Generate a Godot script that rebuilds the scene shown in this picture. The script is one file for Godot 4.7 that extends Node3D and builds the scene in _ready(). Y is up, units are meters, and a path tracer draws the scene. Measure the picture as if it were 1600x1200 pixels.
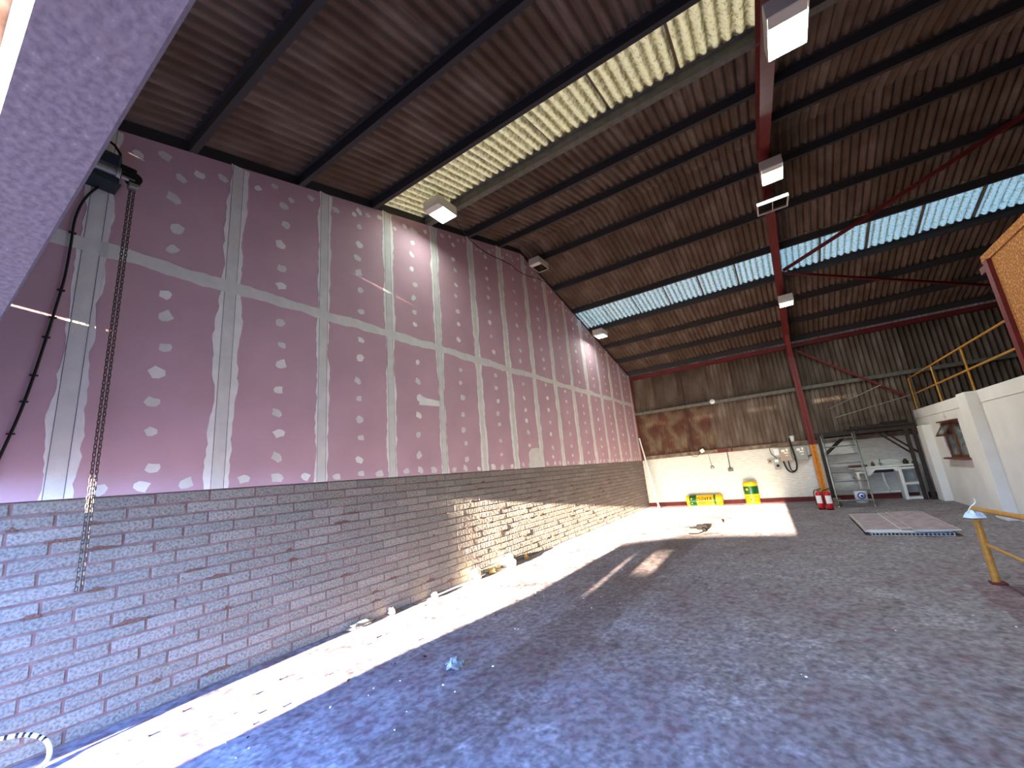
extends Node3D
# A workshop under a corrugated portal-frame roof, seen from its half-raised roller shutter.
# x runs along the purlins away from the lined wall (x = 0), y is up, the far wall stands at z = -17.9.

const RIDGE_D := 9.15      # depth of the ridge
const RIDGE_Y := 7.9       # underside of the purlins at the ridge
const SLOPE := 0.2667
const FAR := 17.9          # depth of the far wall
const EAST := 13.2         # far gable wall
const BLOCK_TOP := 1.906
const BOARD_JOINT := 4.284
const DOOR_X0 := 0.22
const DOOR_X1 := 5.46
const DOOR_H := 2.15

var mats := {}
var used := {}
var rng := RandomNumberGenerator.new()

# ------------------------------------------------------------------ shapes
class Sh:
	var v := PackedVector3Array()
	var n := PackedVector3Array()
	var uv := PackedVector2Array()
	var uv2 := PackedVector2Array()
	var ix := PackedInt32Array()

	func tri(a: Vector3, b: Vector3, c: Vector3) -> void:   # counter-clockwise seen from outside
		var m := (b - a).cross(c - a).normalized()
		var k := v.size()
		for p in [a, b, c]:
			v.append(p); n.append(m); uv.append(Vector2.ZERO)
		ix.append_array([k, k + 2, k + 1])

	func quad(a: Vector3, b: Vector3, c: Vector3, d: Vector3) -> void:
		var m := (c - a).cross(d - b).normalized()
		var k := v.size()
		for p in [a, b, c, d]:
			v.append(p); n.append(m)
		uv.append_array([Vector2(0, 1), Vector2(1, 1), Vector2(1, 0), Vector2(0, 0)])
		ix.append_array([k, k + 2, k + 1, k, k + 3, k + 2])

	func box(c: Vector3, s: Vector3, b := Basis.IDENTITY) -> void:
		var p := []
		for i in 8:
			p.append(c + b * Vector3(s.x * (0.5 if i & 1 else -0.5), s.y * (0.5 if i & 2 else -0.5), s.z * (0.5 if i & 4 else -0.5)))
		quad(p[4], p[5], p[7], p[6]); quad(p[1], p[0], p[2], p[3])
		quad(p[5], p[1], p[3], p[7]); quad(p[0], p[4], p[6], p[2])
		quad(p[6], p[7], p[3], p[2]); quad(p[0], p[1], p[5], p[4])

	func ab(lo: Vector3, hi: Vector3) -> void:
		box((lo + hi) / 2, (hi - lo).abs())

	func cbox(c: Vector3, s: Vector3, e: float, b := Basis.IDENTITY) -> void:   # a box with chamfered edges
		var h := s / 2
		var g := func(x: float, y: float, z: float) -> Vector3: return c + b * Vector3(x, y, z)
		for a in 3:
			var u := (a + 1) % 3
			var w := (a + 2) % 3
			for sg in [-1.0, 1.0]:
				var q := []
				for t in [[-1, -1], [1, -1], [1, 1], [-1, 1]]:
					var p := Vector3.ZERO
					p[a] = sg * h[a]
					p[u] = t[0] * (h[u] - e)
					p[w] = t[1] * (h[w] - e)
					q.append(g.call(p.x, p.y, p.z))
				if sg > 0: quad(q[0], q[1], q[2], q[3])
				else: quad(q[3], q[2], q[1], q[0])
			for s1 in [-1.0, 1.0]:
				for s2 in [-1.0, 1.0]:
					var q := []
					for t in [[0, -1], [1, -1], [1, 1], [0, 1]]:
						var p := Vector3.ZERO
						p[a] = t[1] * (h[a] - e)
						p[u] = s1 * (h[u] if t[0] == 0 else h[u] - e)
						p[w] = s2 * (h[w] - e if t[0] == 0 else h[w])
						q.append(g.call(p.x, p.y, p.z))
					if s1 * s2 < 0: quad(q[0], q[1], q[2], q[3])
					else: quad(q[3], q[2], q[1], q[0])
		for i in 8:
			var sx := 1.0 if i & 1 else -1.0
			var sy := 1.0 if i & 2 else -1.0
			var sz := 1.0 if i & 4 else -1.0
			var p0: Vector3 = g.call(sx * h.x, sy * (h.y - e), sz * (h.z - e))
			var p1: Vector3 = g.call(sx * (h.x - e), sy * h.y, sz * (h.z - e))
			var p2: Vector3 = g.call(sx * (h.x - e), sy * (h.y - e), sz * h.z)
			if sx * sy * sz > 0: tri(p0, p1, p2)
			else: tri(p0, p2, p1)

	func tube(pts: Array, r, sides := 10, caps := true) -> void:   # r: a number or one radius for each point
		var rings := []
		var up := Vector3.UP
		for i in pts.size():
			var t: Vector3 = (pts[mini(i + 1, pts.size() - 1)] - pts[maxi(i - 1, 0)]).normalized()
			var side := t.cross(up)
			if side.length() < 0.05: side = t.cross(Vector3.RIGHT)
			side = side.normalized()
			up = side.cross(t).normalized()
			var k := v.size()
			var rad: float = r[i] if r is Array else r
			for j in sides + 1:
				var a := TAU * j / sides
				var m := side * cos(a) + up * sin(a)
				v.append(pts[i] + m * rad); n.append(m); uv.append(Vector2(float(j) / sides, float(i) / maxi(1, pts.size() - 1)))
			rings.append(k)
		for i in rings.size() - 1:
			for j in sides:
				var a: int = rings[i] + j
				var b: int = rings[i + 1] + j
				ix.append_array([a, a + 1, b, a + 1, b + 1, b])
		if caps:
			for e in [0, rings.size() - 1]:
				var t: Vector3 = (pts[1] - pts[0]).normalized() * -1.0 if e == 0 else (pts[-1] - pts[-2]).normalized()
				var k := v.size()
				v.append(pts[e]); n.append(t); uv.append(Vector2(0.5, 0.5))
				for j in sides + 1:
					v.append(v[rings[e] + j]); n.append(t); uv.append(Vector2.ZERO)
				for j in sides:
					if e == 0: ix.append_array([k, k + 2 + j, k + 1 + j])
					else: ix.append_array([k, k + 1 + j, k + 2 + j])

	func lathe(prof: Array, at: Vector3, axis: Vector3, sides := 20) -> void:   # prof: Vector2(radius, height)
		var pts := []
		var rr := []
		for p in prof:
			pts.append(at + axis * p.y); rr.append(p.x)
		var side := axis.cross(Vector3.UP)
		if side.length() < 0.05: side = axis.cross(Vector3.RIGHT)
		side = side.normalized()
		var up := side.cross(axis).normalized()
		var k := v.size()
		for i in prof.size():
			var dn: Vector2 = prof[mini(i + 1, prof.size() - 1)] - prof[maxi(i - 1, 0)]
			var nr := Vector2(dn.y, -dn.x).normalized()
			for j in sides + 1:
				var a := TAU * j / sides
				var m := side * cos(a) + up * sin(a)
				v.append(pts[i] + m * rr[i]); n.append((m * nr.x + axis * nr.y).normalized()); uv.append(Vector2(float(j) / sides, float(i) / (prof.size() - 1)))
		for i in prof.size() - 1:
			for j in sides:
				var a := k + i * (sides + 1) + j
				var b := a + sides + 1
				ix.append_array([a, a + 1, b, a + 1, b + 1, b])

	func prism(poly: PackedVector2Array, o: Vector3, ex: Vector3, ey: Vector3, ez: Vector3) -> void:   # poly in ex, ey; thickness ez
		var pl := poly
		if Geometry2D.is_polygon_clockwise(pl):
			pl = poly.duplicate(); pl.reverse()
		var flip := ex.cross(ey).dot(ez) < 0
		var ids := Geometry2D.triangulate_polygon(pl)
		var at := func(p: Vector2) -> Vector3: return o + ex * p.x + ey * p.y
		for i in range(0, ids.size(), 3):
			var a: Vector3 = at.call(pl[ids[i]])
			var b: Vector3 = at.call(pl[ids[i + 1]])
			var c: Vector3 = at.call(pl[ids[i + 2]])
			if (b - a).cross(c - a).dot(ez) < 0:
				var t := b; b = c; c = t
			tri(a + ez, b + ez, c + ez)
			tri(a, c, b)
		for i in pl.size():
			var a: Vector3 = at.call(pl[i])
			var b: Vector3 = at.call(pl[(i + 1) % pl.size()])
			if flip: quad(b, a, a + ez, b + ez)
			else: quad(a, b, b + ez, a + ez)

	func mesh() -> ArrayMesh:
		var arr := []
		arr.resize(Mesh.ARRAY_MAX)
		arr[Mesh.ARRAY_VERTEX] = v
		arr[Mesh.ARRAY_NORMAL] = n
		arr[Mesh.ARRAY_TEX_UV] = uv
		if uv2.size(): arr[Mesh.ARRAY_TEX_UV2] = uv2
		arr[Mesh.ARRAY_INDEX] = ix
		var m := ArrayMesh.new()
		m.add_surface_from_arrays(Mesh.PRIMITIVE_TRIANGLES, arr)
		return m

func numbered(called: String) -> String:
	var k: int = used.get(called, 0)
	used[called] = k + 1
	return called if k == 0 else "%s_%03d" % [called, k]

func tag(o: Node3D, label: String, category: String, group := "", kind := "") -> Node3D:
	o.set_meta("label", label)
	o.set_meta("category", category)
	if group: o.set_meta("group", group)
	if kind: o.set_meta("kind", kind)
	return o

func thing(called: String, label: String, category: String, at := Vector3.ZERO, group := "", kind := "") -> Node3D:
	var o := Node3D.new()
	o.name = numbered(called)
	add_child(o)
	o.position = at
	return tag(o, label, category, group, kind)

func mi(called: String, mesh: Mesh, m: Material, parent: Node3D) -> MeshInstance3D:
	var o := MeshInstance3D.new()
	o.name = called
	o.mesh = mesh
	o.material_override = m
	parent.add_child(o, true)
	return o

func part(called: String, s: Sh, m: Material, parent: Node3D) -> MeshInstance3D:
	return mi(called, s.mesh(), m, parent)

func solo(called: String, s: Sh, m: Material, label: String, category: String, group := "", kind := "") -> MeshInstance3D:
	var o := mi(numbered(called), s.mesh(), m, self)
	tag(o, label, category, group, kind)
	return o

func roof_y(d: float) -> float:
	return RIDGE_Y - SLOPE * absf(d - RIDGE_D)

func V(x: float, y: float, d: float) -> Vector3:   # depth counts away from the shutter
	return Vector3(x, y, -d)

# ------------------------------------------------------------------ materials
func noise_tex(seed_: int, freq: float, cols: Array, size := 512, oct := 4, normal := false, kind := FastNoiseLite.TYPE_SIMPLEX_SMOOTH) -> NoiseTexture2D:
	var f := FastNoiseLite.new()
	f.seed = seed_
	f.noise_type = kind
	f.frequency = freq
	f.fractal_octaves = oct
	var t := NoiseTexture2D.new()
	t.width = size; t.height = size
	t.seamless = true
	t.noise = f
	if normal:
		t.as_normal_map = true
		t.bump_strength = 4.0
	elif cols.size():
		var g := Gradient.new()
		g.offsets = PackedFloat32Array(cols.map(func(c): return c[0]))
		g.colors = PackedColorArray(cols.map(func(c): return c[1]))
		t.color_ramp = g
	return t

func mat(key: String, c: Color, rough := 0.85, metal := 0.0) -> StandardMaterial3D:
	var m := StandardMaterial3D.new()
	m.albedo_color = c
	m.roughness = rough
	m.metallic = metal
	m.metallic_specular = 0.4
	mats[key] = m
	return m

func tex(m: StandardMaterial3D, t: Texture2D, scale_: float, world := true, nrm: Texture2D = null, ns := 0.5) -> StandardMaterial3D:
	m.albedo_texture = t
	m.uv1_triplanar = true
	m.uv1_world_triplanar = world
	m.uv1_scale = Vector3.ONE * scale_
	if nrm:
		m.normal_enabled = true
		m.normal_texture = nrm
		m.normal_scale = ns
	return m

func lay(m: StandardMaterial3D, t: Texture2D, scale_: Vector3, off: float) -> StandardMaterial3D:
	m.albedo_texture = t
	m.uv1_scale = scale_
	m.uv1_offset = Vector3(off, off * 1.7, 0)
	return m

func C(r: float, g: float, b: float) -> Color: return Color(r, g, b)

func make_materials() -> void:
	var grain := noise_tex(3, 0.05, [], 512, 4, true)
	var rough_n := noise_tex(4, 0.02, [], 512, 5, true)
	var speck := noise_tex(11, 0.05, [[0.0, C(.58, .58, .58)], [0.3, C(.78, .78, .78)], [0.5, C(.87, .87, .87)], [0.75, C(.95, .95, .95)], [1.0, C(1, 1, 1)]], 512, 6)
	var cloudy := noise_tex(12, 0.012, [[0.0, C(.78, .78, .78)], [0.5, C(.9, .9, .9)], [1.0, C(1, 1, 1)]])
	var faint := noise_tex(13, 0.01, [[0.0, C(.93, .93, .93)], [1.0, C(1, 1, 1)]], 256, 4)
	var tones := [C(.545, .51, .47), C(.52, .49, .455), C(.57, .53, .49), C(.53, .49, .45)]
	for i in 4:
		tex(mat("block%d" % i, tones[i], 0.95), speck, 1.3, true, rough_n, 1.0)
	tex(mat("mortar", C(.51, .385, .355), 0.95), cloudy, 1.1, true, rough_n, 0.8)
	tex(mat("smear", C(.46, .31, .25), 0.95), speck, 2.0, true, rough_n, 0.8)
	tex(mat("board", C(.745, .60, .63), 0.72), faint, 0.35, true, grain, 0.05)
	tex(mat("board_grey", C(.63, .55, .57), 0.75), cloudy, 0.6, true, grain, 0.05)
	tex(mat("filler", C(.83, .81, .775), 0.85), faint, 1.3, true, grain, 0.12)
	tex(mat("filler_light", C(.90, .88, .85), 0.85), faint, 1.3, true, grain, 0.12)
	mat("pencil", C(.30, .28, .30), 0.9)
	var stain := noise_tex(21, 0.006, [[0.0, C(.60, .50, .43)], [0.4, C(.74, .66, .59)], [0.62, C(.81, .75, .69)], [1.0, C(.95, .91, .86)]], 512, 5)
	var streaky := noise_tex(22, 0.012, [[0.0, C(.66, .58, .52)], [0.5, C(.82, .75, .69)], [1.0, C(1, .96, .92)]], 512, 5)
	lay(mat("sheet0", C(.47, .425, .40), 0.95), stain, Vector3(0.3, 0.3, 1), 0.1)
	lay(mat("sheet1", C(.45, .405, .38), 0.95), streaky, Vector3(0.5, 0.15, 1), 0.37)
	lay(mat("sheet2", C(.46, .415, .385), 0.95), stain, Vector3(0.4, 0.2, 1), 0.71)
	var moss := rooflight_texture()
	for i in 2:
		var g: StandardMaterial3D = lay(mat("rooflight%d" % i, [C(.83, .83, .79), C(.86, .84, .78)][i], 0.8), moss, Vector3(1.0 / 1.022, 0.7, 1), 0.0)
		g.backlight_enabled = true
		g.backlight = [C(.62, .62, .60), C(.9, .9, .9)][i]
	mat("steel_black", C(.23, .22, .215), 0.8)
	mats.steel_black.metallic_specular = 0.3
	tex(mat("steel_grey", C(.42, .41, .37), 0.7), cloudy, 1.0)
	tex(mat("steel_red", C(.43, .13, .125), 0.6), cloudy, 0.8, true, grain, 0.05)
	tex(mat("steel_brown", C(.20, .155, .14), 0.7), cloudy, 0.8)
	tex(mat("yellow", C(.80, .50, .10), 0.5), cloudy, 1.5)
	tex(mat("yellow_tube", C(.76, .53, .20), 0.38), cloudy, 2.0)
	var galv := noise_tex(41, 0.03, [[0.0, C(.66, .63, .66)], [0.45, C(.80, .77, .79)], [0.8, C(.88, .86, .87)], [0.9, C(1, 1, 1)], [1.0, C(1, 1, 1)]], 1024, 7)
	tex(mat("galvanised", C(.55, .51, .51), 0.6, 0.1), galv, 5.0, true, grain, 0.15)
	mats.galvanised.uv1_scale = Vector3(2.2, 5.0, 3.4)
	tex(mat("aluminium", C(.48, .48, .46), 0.45, 0.5), cloudy, 2.0)
	tex(mat("white_wall", C(.88, .86, .82), 0.85), faint, 0.3, true, grain, 0.08)
	var courses := noise_tex(51, 0.02, [[0.0, C(.82, .81, .77)], [0.3, C(.91, .90, .87)], [0.6, C(.96, .955, .94)], [1.0, C(1, 1, 1)]], 512, 4)
	tex(mat("white_block", C(.80, .80, .775), 0.85), courses, 0.5, true, rough_n, 0.3)
	mats.white_block.uv1_scale = Vector3(0.35, 2.6, 0.35)
	tex(mat("concrete", C(.56, .53, .50), 0.95), stain, 0.8, true, rough_n, 0.5)
	tex(mat("red_paint", C(.40, .13, .12), 0.7), cloudy, 0.9)
	tex(mat("red_step", C(.36, .17, .17), 0.85), cloudy, 0.9, true, grain, 0.2)
	lay(mat("clad0", C(.47, .44, .415), 0.95), streaky, Vector3(0.45, 0.12, 1), 0.2)
	lay(mat("clad1", C(.43, .40, .38), 0.95), stain, Vector3(0.35, 0.2, 1), 0.5)
	var rusty := noise_tex(23, 0.008, [[0.0, C(.62, .40, .34)], [0.42, C(.70, .52, .44)], [0.55, C(.76, .68, .59)], [1.0, C(.92, .86, .76)]], 512, 5)
	lay(mat("clad_red", C(.49, .455, .43), 0.95), rusty, Vector3(0.4, 0.3, 1), 0.8)
	mat("white_enamel", C(.83, .82, .78), 0.45)
	mat("lamp_white", C(.78, .76, .71), 0.5)
	mat("reflector", C(.80, .82, .84), 0.3, 0.6)
	mat("dark_glass", C(.045, .05, .05), 0.12)
	var glow := mat("lamp_glow", C(.95, .97, 1.0), 0.4)
	glow.emission_enabled = true
	glow.emission = C(.93, 1.0, .96)
	glow.emission_energy_multiplier = 3.0
	mat("rubber", C(.035, .035, .04), 0.55)
	mat("motor_blue", C(.16, .19, .21), 0.5, 0.2)
	mat("motor_steel", C(.62, .60, .55), 0.4, 0.6)
	mat("chain", C(.33, .29, .26), 0.5, 0.5)
	var osb := noise_tex(61, 0.05, [[0.0, C(.42, .27, .14)], [0.35, C(.62, .43, .24)], [0.6, C(.74, .55, .33)], [1.0, C(.86, .68, .44)]], 512, 3, false, FastNoiseLite.TYPE_CELLULAR)
	tex(mat("osb", C(.95, .86, .78), 0.85), osb, 0.9, true, grain, 0.3)
	var wood := noise_tex(62, 0.02, [[0.0, C(.30, .17, .12)], [0.5, C(.42, .26, .18)], [1.0, C(.55, .37, .27)]], 256, 4)
	tex(mat("brown_wood", C(.9, .85, .85), 0.6), wood, 2.0, true)
	mats.brown_wood.uv1_scale = Vector3(6, 1, 6)
	var pane := mat("pane", C(.55, .60, .58), 0.06)
	pane.transparency = BaseMaterial3D.TRANSPARENCY_ALPHA
	pane.albedo_color.a = 0.35
	mat("wrap_yellow", C(.90, .68, .06), 0.3)
	mat("wrap_green", C(.06, .30, .13), 0.3)
	mat("ink", C(.05, .05, .05), 0.5)
	mat("tool", C(.035, .03, .03), 0.9)
	mats.tool.metallic_specular = 0.1
	mat("print_white", C(.9, .9, .86), 0.5)
	mat("ext_red", C(.72, .06, .06), 0.3)
	mat("print_blue", C(.10, .20, .55), 0.5)
	mat("plastic_white", C(.86, .87, .86), 0.4)
	mat("box_beige", C(.62, .56, .48), 0.55)
	mat("box_grey", C(.58, .58, .55), 0.55)
	tex(mat("foam", C(.90, .85, .70), 0.95), cloudy, 6.0, true, rough_n, 0.8)
	tex(mat("foam_old", C(.80, .60, .30), 0.95), cloudy, 6.0, true, rough_n, 0.8)
	var film := mat("film", C(.62, .63, .62), 0.25)
	film.backlight_enabled = true
	film.backlight = C(.3, .3, .3)
	mat("mask_blue", C(.80, .87, .92), 0.8)
	mat("rope_white", C(.85, .88, .90), 0.6)
	tex(mat("yard", C(.50, .47, .44), 0.95), stain, 0.3, true, rough_n, 0.5)
	mat("van_paint", C(.80, .80, .80), 0.3)
	mat("tyre", C(.04, .04, .04), 0.8)
	var tint := mat("van_glass", C(.52, .95, .68), 0.04)
	tint.transparency = BaseMaterial3D.TRANSPARENCY_ALPHA
	tint.albedo_color.a = 0.14
	var fl := mat("floor", C(1, 1, 1), 0.7)
	fl.albedo_texture = floor_texture()
	fl.metallic_specular = 0.35
	fl.detail_enabled = true   # fine grit and scratches
	fl.detail_uv_layer = BaseMaterial3D.DETAIL_UV_2
	fl.detail_blend_mode = BaseMaterial3D.BLEND_MODE_MUL
	fl.detail_albedo = noise_tex(77, 0.011, [[0.0, C(.70, .65, .67)], [0.35, C(.84, .81, .82)], [0.5, C(.90, .89, .90)], [0.65, C(.96, .96, .96)], [1.0, C(1, 1, 1)]], 1024, 8)
	fl.normal_enabled = true
	fl.normal_texture = rough_n
	fl.normal_scale = 0.35

func rooflight_texture() -> ImageTexture:
	# one weathered sheet: dirt and lichen caught in the seven troughs, specks, a brown lap along one edge
	var n := 512
	var a := noise_bytes(81, n, n, 0.03, 4)
	var b := noise_bytes(82, n, n, 0.11, 3)
	var c := stretched(83, n, 64, n, n, 0.05, 3)
	var im := Image.create(n, n, false, Image.FORMAT_RGB8)
	var clean := C(.95, .935, .87)
	var dirt := C(.64, .60, .48)
	var lichen := C(.36, .29, .18)
	for y in n:
		for x in n:
			var i := y * n + x
			var ph := float(x) / n * 7.0
			var trough := pow(0.5 + 0.5 * cos(TAU * (ph + 0.10)), 2.0)
			var na := a[i] / 255.0
			var nb := b[i] / 255.0
			var nc := c[i] / 255.0
			var k := clampf(trough * (0.25 + nc * 0.9) * (0.5 + na) + (na - 0.55) * 0.5, 0.0, 0.85)
			var col := clean.lerp(dirt, k)
			if nb + na * 0.5 > 1.02: col = col.lerp(lichen, 0.75)
			if x < 24: col = col.lerp(C(.34, .25, .17), 0.75)
			im.set_pixel(x, y, col)
	return ImageTexture.create_from_image(im)

func noise_bytes(seed_: int, w: int, h: int, freq: float, oct := 4) -> PackedByteArray:
	var f := FastNoiseLite.new()
	f.seed = seed_
	f.frequency = freq
	f.fractal_octaves = oct
	var im := f.get_image(w, h)
	im.convert(Image.FORMAT_L8)
	return im.get_data()

func stretched(seed_: int, w0: int, h0: int, w: int, h: int, freq: float, oct := 3) -> PackedByteArray:
	var f := FastNoiseLite.new()
	f.seed = seed_
	f.frequency = freq
	f.fractal_octaves = oct
	var im := f.get_image(w0, h0)
	im.convert(Image.FORMAT_L8)
	im.resize(w, h, Image.INTERPOLATE_BILINEAR)
	return im.get_data()

const FLOOR_W := 9.2       # metres covered by the floor texture
const FLOOR_L := 18.4
func floor_texture() -> ImageTexture:
	# worn red floor paint over grey concrete, dust and wheel tracks; rows run along the depth
	var w := 1024
	var h := 2048
	var big := noise_bytes(71, w, h, 0.004, 4)
	var mid := noise_bytes(72, w, h, 0.022, 5)
	var small := noise_bytes(76, w, h, 0.06, 4)
	var fine := noise_bytes(73, w, h, 0.17, 3)
	var strk := stretched(74, w, 512, w, h, 0.035, 4)
	var swirl := stretched(75, 512, h, w, h, 0.03, 5)
	var data := PackedByteArray()
	data.resize(w * h * 3)
	var base := Vector3(0.51, 0.48, 0.49)
	var paint := Vector3(0.43, 0.325, 0.34)
	var pale := Vector3(0.615, 0.605, 0.615)
	var track := Vector3(0.435, 0.385, 0.37)
	for y in h:
		var d := float(y) / h * FLOOR_L
		var lane0 := 2.25 + 0.02 * d
		for x in w:
			var i := y * w + x
			var X := float(x) / w * FLOOR_W
			var b := big[i] / 255.0
			var m := mid[i] / 255.0
			var t := small[i] / 255.0
			var f := fine[i] / 255.0
			var s := strk[i] / 255.0
			var q := swirl[i] / 255.0
			# shares of worn red paint, pale dust and the browner wheel lane
			var red := clampf((m * 0.35 + t * 0.40 + f * 0.25 - 0.48) * 5.0, 0.0, 1.0) * clampf((b - 0.22) * 2.2, 0.25, 0.85)
			var dust := clampf((q * 0.45 + t * 0.2 + f * 0.35 - 0.49) * 4.5, 0.0, 1.0) * clampf((0.8 - b) * 2.0, 0.25, 0.8)
			var edge := lane0 + (m - 0.5) * 0.25
			var lane := clampf((X - edge) * 7.0, 0.0, 1.0) * clampf((edge + 0.85 + (s - 0.5) * 0.3 - X) * 7.0, 0.0, 1.0)
			lane *= 0.8
			dust *= 1.0 - lane * 0.8
			if X > 6.7 and d < 7.6 + (m - 0.5) * 0.3:   # bare red paint by the yellow rail
				red = maxf(red, 0.45 + 0.4 * m)
			var k := 0.80 + 0.26 * f + 0.16 * t
			k *= 1.0 - 0.16 * clampf((s * 0.5 + t * 0.5 - 0.60) * 7.0, 0.0, 1.0)   # dark scuffs
			var c := base.lerp(track, lane).lerp(paint, red).lerp(pale, dust) * k
			var j := i * 3
			data[j] = int(clampf(c.x, 0, 1) * 255)
			data[j + 1] = int(clampf(c.y, 0, 1) * 255)
			data[j + 2] = int(clampf(c.z, 0, 1) * 255)
	return ImageTexture.create_from_image(Image.create_from_data(w, h, false, Image.FORMAT_RGB8, data))

# ------------------------------------------------------------------ camera and light
func make_view() -> void:
	var cam := Camera3D.new()
	cam.name = "camera"
	add_child(cam)
	cam.transform = Transform3D(Basis(Vector3(0.8276848, -0.08838873, -0.55418887), Vector3(0.19430323, 0.97157492, 0.13523469), Vector3(0.52648278, -0.21961238, 0.82133202)).orthonormalized(), Vector3(5.19730, 1.76204, 0))
	cam.fov = rad_to_deg(2.0 * atan(600.0 / 636.476))
	cam.near = 0.02
	cam.far = 300
	cam.current = true
	var we := WorldEnvironment.new()
	we.name = "environment"
	var e := Environment.new()
	e.tonemap_mode = Environment.TONE_MAPPER_LINEAR
	e.tonemap_exposure = 5.0
	e.background_mode = Environment.BG_SKY
	var sk := ProceduralSkyMaterial.new()
	sk.sky_top_color = Color(.33, .55, .95)
	sk.sky_horizon_color = Color(.66, .80, 1.0)
	sk.sky_curve = 0.25
	sk.ground_bottom_color = Color(.4, .38, .36)
	sk.ground_horizon_color = Color(.5, .5, .5)
	sk.sky_energy_multiplier = 2.5
	sk.ground_energy_multiplier = 1.0
	var sky := Sky.new()
	sky.sky_material = sk
	e.sky = sky
	e.sdfgi_enabled = true
	e.ssao_enabled = true
	e.ssil_enabled = true
	we.environment = e
	add_child(we)
	var sun := DirectionalLight3D.new()
	sun.name = "sun"
	add_child(sun)
	sun.look_at_from_position(Vector3.ZERO, Vector3(-0.039, -0.123, -1.0))
	sun.light_energy = 21.0
	sun.light_color = Color(1.0, 0.94, 0.84)
	sun.light_angular_distance = 0.5
	sun.shadow_enabled = true
	sun.sky_mode = DirectionalLight3D.SKY_MODE_LIGHT_ONLY

# ------------------------------------------------------------------ setting
func make_floor() -> void:
	var s := Sh.new()
	var hi := V(EAST, 0, -0.2)
	var lo := V(-0.3, -0.15, FAR + 0.4)
	s.ab(lo, Vector3(hi.x, 0, hi.z))
	for i in s.v.size():
		s.uv[i] = Vector2(s.v[i].x / FLOOR_W, -s.v[i].z / FLOOR_L)
		s.uv2.append(Vector2(s.v[i].x * 0.83 + s.v[i].z * 0.17, -s.v[i].z * 0.8 + s.v[i].x * 0.21))
	solo("floor", s, mats.floor, "worn concrete workshop floor with faded red paint and pale dust", "floor", "", "structure")
	var g := Sh.new()
	g.ab(Vector3(-30, -0.2, 0.2), Vector3(40, -0.02, 60))
	solo("ground", g, mats.yard, "concrete yard outside the roller shutter opening", "ground", "", "structure")

func block_variant(r: RandomNumberGenerator, len_: float) -> Sh:
	var s := Sh.new()
	s.cbox(Vector3.ZERO, Vector3(0.1, 0.0955, len_), 0.006)
	for i in s.v.size():   # chipped, uneven faces
		var h := hash(Vector3i((s.v[i] * 200).round()) + Vector3i(int(r.seed) % 97, 0, 0))
		s.v[i] += Vector3((h % 100) / 100.0 - 0.5, (h / 100 % 100) / 100.0 - 0.5, (h / 10000 % 100) / 100.0 - 0.5) * 0.007
	return s

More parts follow.
